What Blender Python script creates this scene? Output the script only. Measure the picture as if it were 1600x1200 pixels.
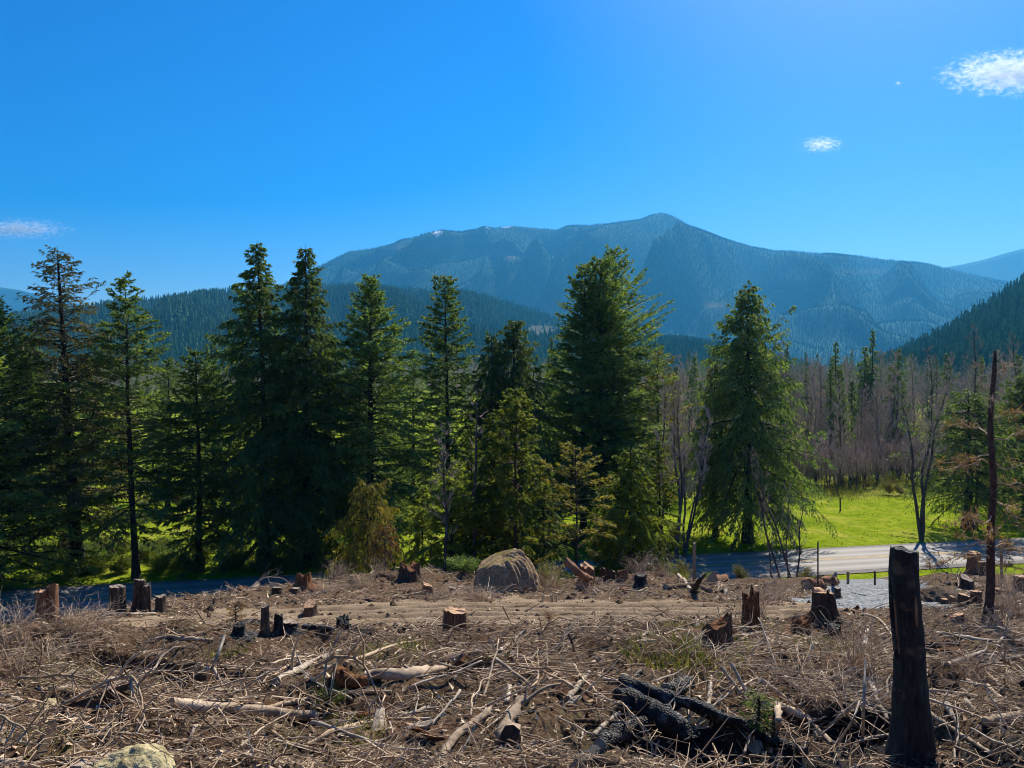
import bpy, math, random
import numpy as np
from mathutils import Vector

# ------------------------------------------------------------------ camera, world, sun, exposure
SC = bpy.context.scene
for o in list(bpy.data.objects):
    bpy.data.objects.remove(o)
COL = SC.collection
R = math.radians
CAMZ = 15.5                       # eye above the valley floor
cam_d = bpy.data.cameras.new('camera')
cam_d.sensor_width = 36.0
cam_d.lens = 27.0
cam_d.shift_y = -0.0125
cam_d.clip_start = 0.1
cam_d.clip_end = 60000
cam = bpy.data.objects.new('camera', cam_d)
cam.location = (0, 0, CAMZ)
cam.rotation_euler = (R(90), 0, 0)
COL.objects.link(cam)
SC.camera = cam

SUN_EL, SUN_AZ = 45.0, 27.0       # azimuth clockwise from +Y, the way the camera looks
wd = bpy.data.worlds.new('World')
SC.world = wd
wd.use_nodes = True
wn = wd.node_tree
wn.nodes.clear()
sky = wn.nodes.new('ShaderNodeTexSky')
sky.sky_type = 'NISHITA'
sky.sun_disc = False
sky.sun_elevation = R(SUN_EL)
sky.sun_rotation = R(SUN_AZ)
sky.altitude = 300
sky.air_density = 1.0
sky.dust_density = 0.6
sky.ozone_density = 3.0
hs = wn.nodes.new('ShaderNodeHueSaturation')
hs.inputs['Saturation'].default_value = 1.75
hs.inputs['Hue'].default_value = 0.512
bg = wn.nodes.new('ShaderNodeBackground')
bg.inputs['Strength'].default_value = 0.080
wo = wn.nodes.new('ShaderNodeOutputWorld')
wn.links.new(sky.outputs[0], hs.inputs['Color'])
wn.links.new(hs.outputs[0], bg.inputs[0])
wn.links.new(bg.outputs[0], wo.inputs[0])

sd = bpy.data.lights.new('sun', 'SUN')
sd.energy = 5.0
sd.angle = R(0.53)
sd.color = (1.0, 0.91, 0.76)
sun = bpy.data.objects.new('sun', sd)
SDIR = Vector((math.sin(R(SUN_AZ)) * math.cos(R(SUN_EL)), math.cos(R(SUN_AZ)) * math.cos(R(SUN_EL)), math.sin(R(SUN_EL))))
sun.rotation_euler = (-SDIR).to_track_quat('-Z', 'Y').to_euler()
sun.location = (20, 30, 80)
COL.objects.link(sun)

SC.view_settings.view_transform = 'Standard'
SC.view_settings.look = 'None'
SC.view_settings.exposure = 0.72
SC.view_settings.gamma = 1.0
SC.view_settings.use_curve_mapping = False
SC.render.engine = 'CYCLES'
SC.cycles.use_denoising = True
try:
    SC.cycles.denoiser = 'OPENIMAGEDENOISE'
    SC.cycles.denoising_prefilter = 'ACCURATE'
except Exception:
    pass
SC.cycles.max_bounces = 8
SC.cycles.diffuse_bounces = 4
SC.cycles.glossy_bounces = 1
SC.cycles.transmission_bounces = 4
SC.cycles.transparent_max_bounces = 6
SC.cycles.volume_bounces = 0
SC.cycles.volume_step_rate = 0.35
SC.cycles.filter_width = 1.0
SC.cycles.use_adaptive_sampling = True
SC.cycles.adaptive_threshold = 0.02
SC.cycles.sample_clamp_indirect = 6

# ------------------------------------------------------------------ mesh helpers
def rng(seed):
    return np.random.default_rng(seed)

def mesh(name, V, faces, mat=None, attr=None, smooth=False, fmat=None):
    """V (n,3); faces: list of int arrays (m,k); attr: dict name -> per-vertex float array"""
    V = np.asarray(V, dtype=np.float32)
    if not isinstance(faces, (list, tuple)):
        faces = [faces]
    faces = [np.asarray(f, dtype=np.int32) for f in faces if len(f)]
    me = bpy.data.meshes.new(name)
    me.vertices.add(len(V))
    me.vertices.foreach_set('co', V.ravel())
    loops = np.concatenate([f.ravel() for f in faces])
    cnt = np.concatenate([np.full(len(f), f.shape[1], dtype=np.int32) for f in faces])
    st = np.concatenate([[0], np.cumsum(cnt)[:-1]]).astype(np.int32)
    me.loops.add(len(loops))
    me.loops.foreach_set('vertex_index', loops)
    me.polygons.add(len(cnt))
    me.polygons.foreach_set('loop_start', st)
    me.polygons.foreach_set('use_smooth', np.full(len(cnt), smooth, dtype=bool))
    if fmat is not None:
        me.polygons.foreach_set('material_index', np.asarray(fmat, dtype=np.int32))
    if attr:
        for k, a in attr.items():
            at = me.attributes.new(k, 'FLOAT', 'POINT')
            at.data.foreach_set('value', np.asarray(a, dtype=np.float32))
    me.update(calc_edges=True)
    me.validate(clean_customdata=False)
    mats = mat if isinstance(mat, (list, tuple)) else [mat]
    for m in mats:
        if m is not None:
            me.materials.append(m)
    return me

def link(name, me, parent=None, loc=None):
    o = bpy.data.objects.new(name, me)
    COL.objects.link(o)
    if parent is not None:
        o.parent = parent
    if loc is not None:
        o.location = loc
    return o

def tag(o, label=None, cat=None, group=None, kind=None):
    if label: o['label'] = label
    if cat: o['category'] = cat
    if group: o['group'] = group
    if kind: o['kind'] = kind
    return o

def empty(name, loc, rz=0.0, sc=1.0):
    o = bpy.data.objects.new(name, None)
    o.empty_display_size = 0.3
    o.location = loc
    o.rotation_euler = (0, 0, rz)
    o.scale = (sc, sc, sc)
    COL.objects.link(o)
    return o

def copy_tree(o, parent=None):
    c = o.copy()
    COL.objects.link(c)
    c.parent = parent
    for ch in o.children:
        copy_tree(ch, c)
    return c

def norm(a):
    return a / np.maximum(np.linalg.norm(a, axis=-1, keepdims=True), 1e-9)

def tubes(P, Rad, n=5, cap=True):
    """P (N,K,3) paths, Rad (N,K) radii -> V, quads (and end caps)."""
    P = np.asarray(P, float); Rad = np.asarray(Rad, float)
    if P.ndim == 2:
        P = P[None]; Rad = Rad[None]
    N, K, _ = P.shape
    T = np.empty_like(P)
    T[:, 1:-1] = P[:, 2:] - P[:, :-2]
    T[:, 0] = P[:, 1] - P[:, 0]
    T[:, -1] = P[:, -1] - P[:, -2]
    T = norm(T)
    mean = norm(P[:, -1] - P[:, 0])
    ref = np.where(np.abs(mean[:, 2:3]) > 0.85, np.array([[1.0, 0.13, 0]]), np.array([[0.0, 0.11, 1.0]]))
    A = norm(np.cross(T, ref[:, None, :]))
    B = np.cross(T, A)
    th = np.arange(n) * 2 * math.pi / n
    ring = (A[:, :, None, :] * np.cos(th)[None, None, :, None] + B[:, :, None, :] * np.sin(th)[None, None, :, None])
    V = P[:, :, None, :] + ring * Rad[:, :, None, None]
    V = V.reshape(-1, 3)
    base = (np.arange(N) * K * n)[:, None, None]
    k = np.arange(K - 1)[None, :, None] * n
    j = np.arange(n)[None, None, :]
    j2 = (j + 1) % n
    q = np.stack([base + k + j, base + k + j2, base + k + n + j2, base + k + n + j], -1).reshape(-1, 4)
    F = [q]
    if cap:
        b0 = (np.arange(N) * K * n)[:, None]
        F.append((b0 + np.arange(n)[::-1][None]).astype(int))
        F.append((b0 + (K - 1) * n + np.arange(n)[None]).astype(int))
    return V, F

class MB:
    """collects verts, faces and one tint value per vertex"""
    def __init__(s):
        s.V = []; s.F = {}; s.T = []; s.n = 0
    def add(s, V, F, tint=0.5):
        V = np.asarray(V, float)
        if not isinstance(F, (list, tuple)):
            F = [F]
        for f in F:
            f = np.asarray(f)
            if len(f):
                s.F.setdefault(f.shape[1], []).append(f + s.n)
        s.V.append(V)
        t = np.asarray(tint, float)
        s.T.append(np.full(len(V), float(t)) if t.ndim == 0 else t)
        s.n += len(V)
        return s
    def tube(s, P, Rad, n=5, cap=True, tint=0.5):
        V, F = tubes(P, Rad, n, cap)
        t = np.asarray(tint, float)
        if t.ndim == 1:
            t = np.repeat(t, len(V) // len(t))
        return s.add(V, F, t)
    def mesh(s, name, mat, smooth=False):
        return mesh(name, np.concatenate(s.V), [np.concatenate(f) for f in s.F.values()], mat, {'tint': np.concatenate(s.T)}, smooth)

# ---- value noise
def _h(i, j, s):
    i = i.astype(np.uint64); j = j.astype(np.uint64)
    n = (i * np.uint64(374761393) + j * np.uint64(668265263) + np.uint64(s * 1442695041 + 77)) & np.uint64(0xFFFFFFFF)
    n = ((n ^ (n >> np.uint64(13))) * np.uint64(1274126177)) & np.uint64(0xFFFFFFFF)
    n = n ^ (n >> np.uint64(16))
    return (n & np.uint64(0xFFFFFF)).astype(float) / float(0xFFFFFF)

def vn(x, y, seed=0):
    x = np.asarray(x, float) + 40000.0; y = np.asarray(y, float) + 40000.0
    i = np.floor(x); j = np.floor(y)
    fx = x - i; fy = y - j
    u = fx * fx * fx * (fx * (fx * 6 - 15) + 10); v = fy * fy * fy * (fy * (fy * 6 - 15) + 10)
    a = _h(i, j, seed); b = _h(i + 1, j, seed); c = _h(i, j + 1, seed); d = _h(i + 1, j + 1, seed)
    return (a + (b - a) * u) * (1 - v) + (c + (d - c) * u) * v - 0.5

def fbm(x, y, seed=0, o=4, g=0.5):
    r = 0; a = 1.0; f = 1.0
    for k in range(o):
        r = r + a * vn(x * f + 17.3 * k, y * f - 9.1 * k, seed + k)
        a *= g; f *= 2.03
    return r

def sstep(a, b, x):
    t = np.clip((np.asarray(x, float) - a) / (b - a), 0, 1)
    return t * t * (3 - 2 * t)

# ------------------------------------------------------------------ material helpers
def material(name):
    m = bpy.data.materials.new(name)
    m.use_nodes = True
    nt = m.node_tree
    nt.nodes.clear()
    return m, nt, nt.nodes, nt.links

def N(nodes, typ, **kw):
    n = nodes.new(typ)
    for k, v in kw.items():
        if k in n.inputs:
            n.inputs[k].default_value = v
        else:
            setattr(n, k, v)
    return n

def ramp(nodes, links, src, stops):
    r = nodes.new('ShaderNodeValToRGB')
    e = r.color_ramp.elements
    while len(e) < len(stops):
        e.new(0.5)
    for el, (p, c) in zip(e, stops):
        el.position = p
        el.color = (c[0], c[1], c[2], 1)
    links.new(src, r.inputs[0])
    return r.outputs[0]

def mixc(nodes, links, fac, a, b, mode='MIX'):
    m = nodes.new('ShaderNodeMix')
    m.data_type = 'RGBA'
    m.blend_type = mode
    for sock, v in ((m.inputs[0], fac), (m.inputs[6], a), (m.inputs[7], b)):
        if hasattr(v, 'is_linked'):
            links.new(v, sock)
        elif isinstance(v, (int, float)):
            sock.default_value = v
        else:
            sock.default_value = (v[0], v[1], v[2], 1)
    return m.outputs[2]

def noise(nodes, links, scale, detail=4, rough=0.55, vec=None):
    n = nodes.new('ShaderNodeTexNoise')
    n.inputs['Scale'].default_value = scale
    n.inputs['Detail'].default_value = detail
    n.inputs['Roughness'].default_value = rough
    if vec is not None:
        links.new(vec, n.inputs['Vector'])
    return n.outputs[0]

def coords(nodes, links, kind='Object', scale=None):
    tc = nodes.new('ShaderNodeTexCoord')
    out = tc.outputs[kind]
    if scale:
        mp = nodes.new('ShaderNodeMapping')
        mp.inputs['Scale'].default_value = scale
        links.new(out, mp.inputs['Vector'])
        out = mp.outputs[0]
    return out

def attr(nodes, name):
    a = nodes.new('ShaderNodeAttribute')
    a.attribute_name = name
    return a.outputs['Fac']

def orand(nodes):
    return nodes.new('ShaderNodeObjectInfo').outputs['Random']

def principled(nodes, links, col, rough=0.9, spec=0.2, bump=None, bstr=0.4, bdist=0.02):
    p = nodes.new('ShaderNodeBsdfPrincipled')
    if hasattr(col, 'is_linked'):
        links.new(col, p.inputs['Base Color'])
    else:
        p.inputs['Base Color'].default_value = (*col, 1)
    if hasattr(rough, 'is_linked'):
        links.new(rough, p.inputs['Roughness'])
    else:
        p.inputs['Roughness'].default_value = rough
    p.inputs['Specular IOR Level'].default_value = spec
    if bump is not None:
        b = nodes.new('ShaderNodeBump')
        b.inputs['Strength'].default_value = bstr
        b.inputs['Distance'].default_value = bdist
        links.new(bump, b.inputs['Height'])
        links.new(b.outputs[0], p.inputs['Normal'])
    return p

def out(nodes, links, sh):
    o = nodes.new('ShaderNodeOutputMaterial')
    links.new(sh, o.inputs['Surface'])

def mat_foliage(name, stops, transl=0.35, rough=0.6, rnd=0.25):
    """leaf colour varies leaf by leaf (tint) and tree by tree; light passes through thin needles"""
    m, nt, n, l = material(name)
    c = ramp(n, l, attr(n, 'tint'), stops)
    hsv = N(n, 'ShaderNodeHueSaturation')
    mr = N(n, 'ShaderNodeMapRange')
    mr.inputs['To Min'].default_value = 1 - rnd
    mr.inputs['To Max'].default_value = 1 + rnd
    l.new(orand(n), mr.inputs['Value'])
    l.new(mr.outputs[0], hsv.inputs['Value'])
    l.new(c, hsv.inputs['Color'])
    c = hsv.outputs[0]
    p = principled(n, l, c, rough, 0.25)
    t = N(n, 'ShaderNodeBsdfTranslucent')
    c2 = mixc(n, l, 1.0, c, (1.25, 1.25, 0.55), 'MULTIPLY')
    l.new(c2, t.inputs['Color'])
    mx = N(n, 'ShaderNodeMixShader')
    mx.inputs[0].default_value = transl
    l.new(p.outputs[0], mx.inputs[1]); l.new(t.outputs[0], mx.inputs[2])
    out(n, l, mx.outputs[0])
    return m

def mat_simple(name, stops, scale, rough=0.9, spec=0.15, bstr=0.5, bdist=0.02, stretch=None, byobj=0.0, use_tint=False, detail=6, fine=None):
    m, nt, n, l = material(name)
    v = coords(n, l, 'Object', stretch)
    ns = noise(n, l, scale, detail, 0.62, v)
    src = ns
    if use_tint:
        mm = N(n, 'ShaderNodeMath', operation='MULTIPLY_ADD')
        l.new(attr(n, 'tint'), mm.inputs[0]); mm.inputs[1].default_value = 0.75
        ms = N(n, 'ShaderNodeMath', operation='MULTIPLY_ADD')
        l.new(ns, ms.inputs[0]); ms.inputs[1].default_value = 0.5; ms.inputs[2].default_value = -0.125
        l.new(ms.outputs[0], mm.inputs[2])
        src = mm.outputs[0]
    c = ramp(n, l, src, stops)
    if byobj:
        hsv = N(n, 'ShaderNodeHueSaturation')
        mr = N(n, 'ShaderNodeMapRange')
        mr.inputs['To Min'].default_value = 1 - byobj; mr.inputs['To Max'].default_value = 1 + byobj
        l.new(orand(n), mr.inputs['Value']); l.new(mr.outputs[0], hsv.inputs['Value'])
        l.new(c, hsv.inputs['Color']); c = hsv.outputs[0]
    h = ns if fine is None else noise(n, l, fine, 5, 0.6, v)
    p = principled(n, l, c, rough, spec, h, bstr, bdist)
    out(n, l, p.outputs[0])
    return m

# ------------------------------------------------------------------ terrain
def road_c(x):                     # centre line of the road
    return 51.5 + 0.203 * (x + 31)
RW = 3.4
RN = math.sqrt(1 + 0.203 ** 2)

TRACK = np.array([(26, 60.5), (24.6, 55), (20.5, 46), (16.6, 36), (13.3, 27.0), (11.4, 24.2), (8, 23), (5.7, 22.6), (1.9, 22.5), (-1.9, 22.3), (-5.2, 21), (-7.2, 18.2), (-8.6, 15.2), (-9.5, 12.5), (-12, 9)], float)
TRW = np.array([2.4, 2.0, 2.0, 2.2, 2.7, 2.5, 2.8, 4.0, 5.0, 4.8, 3.6, 2.6, 2.0, 1.7, 1.4])

def track(x, y):
    """signed distance across the track, its half width there and how far along it lies"""
    x = np.asarray(x, float); y = np.asarray(y, float)
    best = np.full(x.shape, 1e9); w = np.ones(x.shape); al = np.zeros(x.shape); sg = np.zeros(x.shape)
    for i in range(len(TRACK) - 1):
        a, b = TRACK[i], TRACK[i + 1]
        d = b - a; L2 = d @ d
        t = np.clip(((x - a[0]) * d[0] + (y - a[1]) * d[1]) / L2, 0, 1)
        px = a[0] + t * d[0]; py = a[1] + t * d[1]
        dd = np.hypot(x - px, y - py)
        s = np.sign((x - a[0]) * d[1] - (y - a[1]) * d[0])
        k = dd < best
        best = np.where(k, dd, best); w = np.where(k, TRW[i] + t * (TRW[i + 1] - TRW[i]), w)
        al = np.where(k, i + t, al); sg = np.where(k, s, sg)
    return best * sg, w, al

PITS = [(2.4, 7.6, 1.9, 0.38), (-4.6, 11.0, 1.4, 0.30), (-6.3, 12.3, 1.0, 0.25), (3.6, 8.6, 1.2, 0.2), (0.9, 6.6, 0.8, .15)]
MOUNDS = [(-7.5, 13.2, 1.5, 0.45), (-3.9, 35, 3.2, 0.9), (-7, 33, 2.5, 0.5), (16.6, 30.0, 1.3, 0.5), (8.3, 33, 2.5, 0.4), (11, 19, 2.5, 0.35), (-2.0, 9.0, 1.2, 0.2),
          (18.5, 33, 3, 0.8), (4.5, 34, 3, .5), (2.2, 12, 1.6, .2), (-9.5, 30.0, 2.0, 0.35)]

SCARPS = [(-7.4, -3.6, 12.3, 0.42), (1.5, 4.8, 8.5, 0.34), (-1.6, 0.3, 10.5, 0.28), (4.4, 7.8, 9.7, 0.26), (-5.6, -3.6, 8.8, 0.22), (-6.0, -2.3, 15.7, 0.22), (-2.8, -1.2, 8.0, 0.2), (0.6, 3.0, 12.2, 0.25), (5.5, 8.5, 13.2, 0.26), (-10.5, -8.3, 13.6, 0.3)]

def terrain(x, y):
    x = np.asarray(x, float); y = np.asarray(y, float)
    z = CAMZ - 1.7 - 0.233 * y
    xc = np.interp(y, [0, 12, 17.7, 26, 40, 60], [-13.5, -12.2, -11.2, -12.0, -13.3, -14])
    e = xc - x
    z = z - 0.25 * np.log1p(np.exp(np.clip(e / 0.7, -30, 30))) * 0.7
    dr = (road_c(x) - y) / RN - RW                       # metres this side of the road edge
    bank = 0.42 * (dr - 0.9)
    k = 0.8
    z = -k * np.log(np.exp(-np.clip(z, -20, 40) / k) + np.exp(-np.clip(bank, -20, 40) / k))
    s, w, al = track(x, y)
    m = 1 - sstep(0.75, 1.25, np.abs(s) / w)              # inside the track
    b = 0.46 * fbm(x / 3.1, y / 3.1, 3, 3) + 0.30 * fbm(x / 0.9, y / 0.9, 11, 3) + 0.10 * np.abs(fbm(x / .33, y / .33, 23, 3))
    for (px, py, r, h) in PITS:
        b = b - h * np.exp(-((x - px) ** 2 + (y - py) ** 2) / (r * r))
    for (px, py, r, h) in MOUNDS:
        b = b + h * np.exp(-((x - px) ** 2 + (y - py) ** 2) / (r * r)) * (1 + 0.5 * fbm(x / .6, y / .6, 31, 2))
    for (xa, xb, y0, A_) in SCARPS:                       # small banks torn by the machines, facing downhill towards the eye
        e = y0 + 0.35 * fbm(x / 0.8, x * 0 + y0, 37, 3) + 0.25 * np.sin(x * 1.7 + y0) - y
        b = b - A_ * sstep(-0.02, 0.14, e) * np.exp(-np.clip(e, 0, 9) / 0.9) * sstep(xa, xa + 0.7, x) * (1 - sstep(xb - 0.7, xb, x))
    rut = 0
    for off, dep in ((-2.6, .12), (-1.2, .17), (0.35, .13), (1.7, .17), (2.9, .11)):
        rut = rut - dep * np.exp(-((s - off - 0.25 * fbm(al * 2.0, al * 0 + off, 5, 2)) / 0.17) ** 2) + dep * .5 * np.exp(-((s - off - .3) / 0.14) ** 2)
    tr = 0.05 * fbm(x / 1.2, y / 1.2, 41, 3) + 0.03 * fbm(x / .22, y / .22, 47, 2) + rut * (al > 5.5) - 0.08 * m
    near = 1 - sstep(34, 52, y) * 0.5
    b = b * (1 - 0.6 * sstep(14.5, 18, y) * (1 - sstep(30, 36, y)))
    return z + (b * (1 - m) + tr * m) * near

def hit(px, py):
    """point of the hillside that lies on the line of sight through a photo pixel"""
    dx = (px - 800) / 1200.0; dz = -(py - 580) / 1200.0
    ys = np.arange(3.0, 75, 0.25)
    for step in (0.25, 0.01):
        g = ground(dx * ys, ys) - (CAMZ + dz * ys)
        k = np.argmax(g > 0) if (g > 0).any() else len(ys) - 1
        y = ys[k]
        ys = np.arange(y - 0.26, y + 0.02, 0.02)
    return Vector((dx * y, y, float(ground(dx * y, y))))

def at(px, py, d):
    return Vector(((px - 800) / 1200.0 * d, d, CAMZ - (py - 580) / 1200.0 * d))

def gz(x, y):
    return float(ground(x, y))

def axis(segs):
    v = []
    for a, b, s in segs:
        v.append(np.arange(a, b, s))
    return np.unique(np.round(np.concatenate(v + [[segs[-1][1]]]), 4))

def grid(xs, ys):
    X, Y = np.meshgrid(xs, ys)
    nx, ny = len(xs), len(ys)
    i = np.arange(ny - 1)[:, None] * nx + np.arange(nx - 1)[None]
    q = np.stack([i, i + 1, i + nx + 1, i + nx], -1).reshape(-1, 4)
    return X.ravel(), Y.ravel(), q

# ---- ground materials
def mat_hill():
    m, nt, n, l = material('torn_soil')
    v = coords(n, l, 'Object')
    n1 = noise(n, l, 0.9, 6, 0.6, v); n2 = noise(n, l, 14, 8, 0.7, v); n3 = noise(n, l, 70, 4, 0.7, v)
    a = ramp(n, l, n2, [(0.30, (0.024, 0.014, 0.008)), (0.47, (0.105, 0.066, 0.040)), (0.6, (0.29, 0.205, 0.13)), (0.8, (0.46, 0.35, 0.235))])
    b = ramp(n, l, n3, [(0.3, (0.35, 0.32, 0.3)), (0.65, (1.1, 1.1, 1.1))])
    c = mixc(n, l, 0.85, a, b, 'MULTIPLY')
    g = ramp(n, l, n1, [(0.56, (0, 0, 0)), (0.70, (1, 1, 1))])
    g2 = mixc(n, l, 1.0, g, ramp(n, l, n2, [(0.42, (0, 0, 0)), (0.6, (.75, .75, .75))]), 'MULTIPLY')
    c = mixc(n, l, g2, c, (0.10, 0.115, 0.032))
    n4 = noise(n, l, 2.3, 5, 0.7, v)
    c = mixc(n, l, ramp(n, l, n4, [(0.52, (0, 0, 0)), (0.66, (0.75, 0.75, 0.75))]), c, ramp(n, l, n3, [(0.3, (0.07, 0.030, 0.016)), (0.7, (0.24, 0.12, 0.065))]))
    ash = attr(n, 'ash')
    c = mixc(n, l, ash, c, ramp(n, l, n2, [(0.35, (0.012, 0.012, 0.013)), (0.6, (0.04, 0.038, 0.038)), (0.8, (0.16, 0.155, 0.15))]))
    mm = N(n, 'ShaderNodeMath', operation='ADD'); l.new(n2, mm.inputs[0]); l.new(n3, mm.inputs[1])
    p = principled(n, l, c, 0.95, 0.1, mm.outputs[0], 0.9, 0.05)
    out(n, l, p.outputs[0])
    return m

def mat_track():
    m, nt, n, l = material('packed_dirt')
    v = coords(n, l, 'Object')
    n1 = noise(n, l, 1.6, 6, 0.6, v); n2 = noise(n, l, 22, 8, 0.7, v)
    a = ramp(n, l, n1, [(0.3, (0.20, 0.142, 0.090)), (0.7, (0.38, 0.285, 0.185))])
    b = ramp(n, l, n2, [(0.3, (0.4, 0.38, 0.36)), (0.55, (1.0, 1.0, 1.0)), (0.8, (1.5, 1.45, 1.35))])
    c = mixc(n, l, 0.85, a, b, 'MULTIPLY')
    p = principled(n, l, c, 0.95, 0.1, n2, 0.9, 0.05)
    out(n, l, p.outputs[0])
    return m

def mat_gravel():
    m, nt, n, l = material('crushed_gravel')
    v = coords(n, l, 'Object')
    vo = N(n, 'ShaderNodeTexVoronoi'); vo.inputs['Scale'].default_value = 9
    l.new(v, vo.inputs['Vector'])
    sp = N(n, 'ShaderNodeSeparateColor'); l.new(vo.outputs['Color'], sp.inputs[0])
    c = ramp(n, l, sp.outputs[0], [(0.0, (0.07, 0.085, 0.10)), (0.5, (0.20, 0.225, 0.245)), (1, (0.46, 0.48, 0.50))])
    d = ramp(n, l, vo.outputs['Distance'], [(0.0, (1, 1, 1)), (0.75, (0.3, 0.3, 0.3))])
    c = mixc(n, l, 0.8, c, d, 'MULTIPLY')
    inv = N(n, 'ShaderNodeMath', operation='SUBTRACT'); inv.inputs[0].default_value = 1.0
    l.new(vo.outputs['Distance'], inv.inputs[1])
    p = principled(n, l, c, 0.8, 0.3, inv.outputs[0], 0.9, 0.06)
    out(n, l, p.outputs[0])
    return m

def mat_meadow():
    m, nt, n, l = material('pasture_grass')
    v = coords(n, l, 'Object')
    n1 = noise(n, l, 0.17, 7, 0.72, v); n2 = noise(n, l, 0.9, 6, 0.65, v); n3 = noise(n, l, 6.0, 5, 0.7, v)
    a = ramp(n, l, n1, [(0.32, (0.13, 0.20, 0.012)), (0.5, (0.22, 0.285, 0.016)), (0.66, (0.33, 0.33, 0.05))])
    b = ramp(n, l, n2, [(0.25, (0.50, 0.60, 0.5)), (0.5, (0.95, 0.97, 1.0)), (0.7, (1.35, 1.2, 1.5))])
    c = mixc(n, l, 0.9, a, b, 'MULTIPLY')
    b = ramp(n, l, n3, [(0.3, (0.5, 0.6, 0.5)), (0.62, (1.2, 1.16, 1.2))])
    c = mixc(n, l, 0.85, c, b, 'MULTIPLY')
    rough = attr(n, 'rough')
    tan = ramp(n, l, n2, [(0.35, (0.09, 0.12, 0.02)), (0.5, (0.18, 0.20, 0.03)), (0.7, (0.30, 0.27, 0.09))])
    c = mixc(n, l, rough, c, tan)
    mm = N(n, 'ShaderNodeMath', operation='ADD'); l.new(n2, mm.inputs[0]); l.new(n3, mm.inputs[1])
    p = principled(n, l, c, 1.0, 0.0, mm.outputs[0], 0.8, 0.14)
    out(n, l, p.outputs[0])
    return m

def mat_asphalt():
    m, nt, n, l = material('worn_asphalt')
    v = coords(n, l, 'Object')
    n1 = noise(n, l, 0.25, 5, 0.6, v); n2 = noise(n, l, 30, 4, 0.7, v)
    tr = attr(n, 'wear')
    a = ramp(n, l, n1, [(0.3, (0.165, 0.15, 0.135)), (0.7, (0.225, 0.21, 0.19))])
    c = mixc(n, l, tr, a, (0.31, 0.29, 0.26))
    b = ramp(n, l, n2, [(0.3, (0.75, 0.75, 0.75)), (0.7, (1.12, 1.12, 1.12))])
    c = mixc(n, l, 0.9, c, b, 'MULTIPLY')
    p = principled(n, l, c, 0.75, 0.35, n2, 0.3, 0.01)
    out(n, l, p.outputs[0])
    return m

M_HILL, M_TRACK, M_GRAVEL, M_MEADOW, M_ASPH = mat_hill(), mat_track(), mat_gravel(), mat_meadow(), mat_asphalt()
M_PAINT = mat_simple('worn_yellow_paint', [(0.3, (0.38, 0.27, 0.10)), (0.6, (0.62, 0.42, 0.10))], 3.0, 0.7)

# ---- hillside, dirt track and gravel drive out of one lattice
xs = axis([(-70, -30, 1.4), (-30, -14, 0.4), (-14, -9, 0.16), (-9, 9, 0.085), (9, 14, 0.13), (14, 26, 0.25), (26, 90, 1.4)])
ys = axis([(-14, 3, 0.8), (3, 5, 0.2), (5, 13, 0.075), (13, 30, 0.12), (30, 42, 0.25), (42, 80, 0.4)])
gx, gy, q = grid(xs, ys)
gzv = terrain(gx, gy)
HX, HY, HZ = xs.copy(), ys.copy(), gzv.reshape(len(ys), len(xs))
def ground(x, y):
    """height of the built hillside lattice"""
    x = np.asarray(x, float); y = np.asarray(y, float)
    i = np.clip(np.searchsorted(HX, x) - 1, 0, len(HX) - 2); j = np.clip(np.searchsorted(HY, y) - 1, 0, len(HY) - 2)
    u = np.clip((x - HX[i]) / (HX[i + 1] - HX[i]), 0, 1); v = np.clip((y - HY[j]) / (HY[j + 1] - HY[j]), 0, 1)
    return (HZ[j, i] * (1 - u) + HZ[j, i + 1] * u) * (1 - v) + (HZ[j + 1, i] * (1 - u) + HZ[j + 1, i + 1] * u) * v
cx = gx[q].mean(1); cy = gy[q].mean(1)
s, w, al = track(cx, cy)
wob = 0.35 * fbm(cx / 0.7, cy / 0.7, 61, 3)
inside = np.abs(s) / w + wob < 0.95
grav = inside & (al + 0.9 * fbm(cx / .8, cy / .8, 67, 2) < 5.15)
dirt = inside & ~grav
ash = np.zeros(len(gx))
for (px, py, r) in [(2.6, 7.7, 1.5), (1.2, 6.7, 1.0), (3.9, 8.4, 1.0), (4.2, 6.9, 0.9), (3.3, 6.2, .9), (8.2, 15.6, 0.7), (-5.2, 15.7, 0.8), (-3.2, 15.4, .6), (1.9, 6.2, .8)]:
    ash = np.maximum(ash, 1 - sstep(0.35, 1.0, np.hypot(gx - px, gy - py) / r + 0.9 * fbm(gx / .5, gy / .5, 71, 3)))
def sub(name, mask, mat):
    f = q[mask]
    u, inv = np.unique(f, return_inverse=True)
    V = np.stack([gx[u], gy[u], gzv[u]], -1)
    return link(name, mesh(name, V, inv.reshape(-1, 4), mat, {'ash': ash[u]}, True))
tag(sub('hillside', ~inside, M_HILL), 'cleared hillside of torn brown soil under the slash', kind='structure')
tag(sub('dirt_track', dirt, M_TRACK), 'bulldozed dirt track with wheel ruts across the clearing', kind='structure')
tag(sub('gravel_driveway', grav, M_GRAVEL), 'blue-grey gravel driveway climbing from the paved road', kind='structure')

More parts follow.
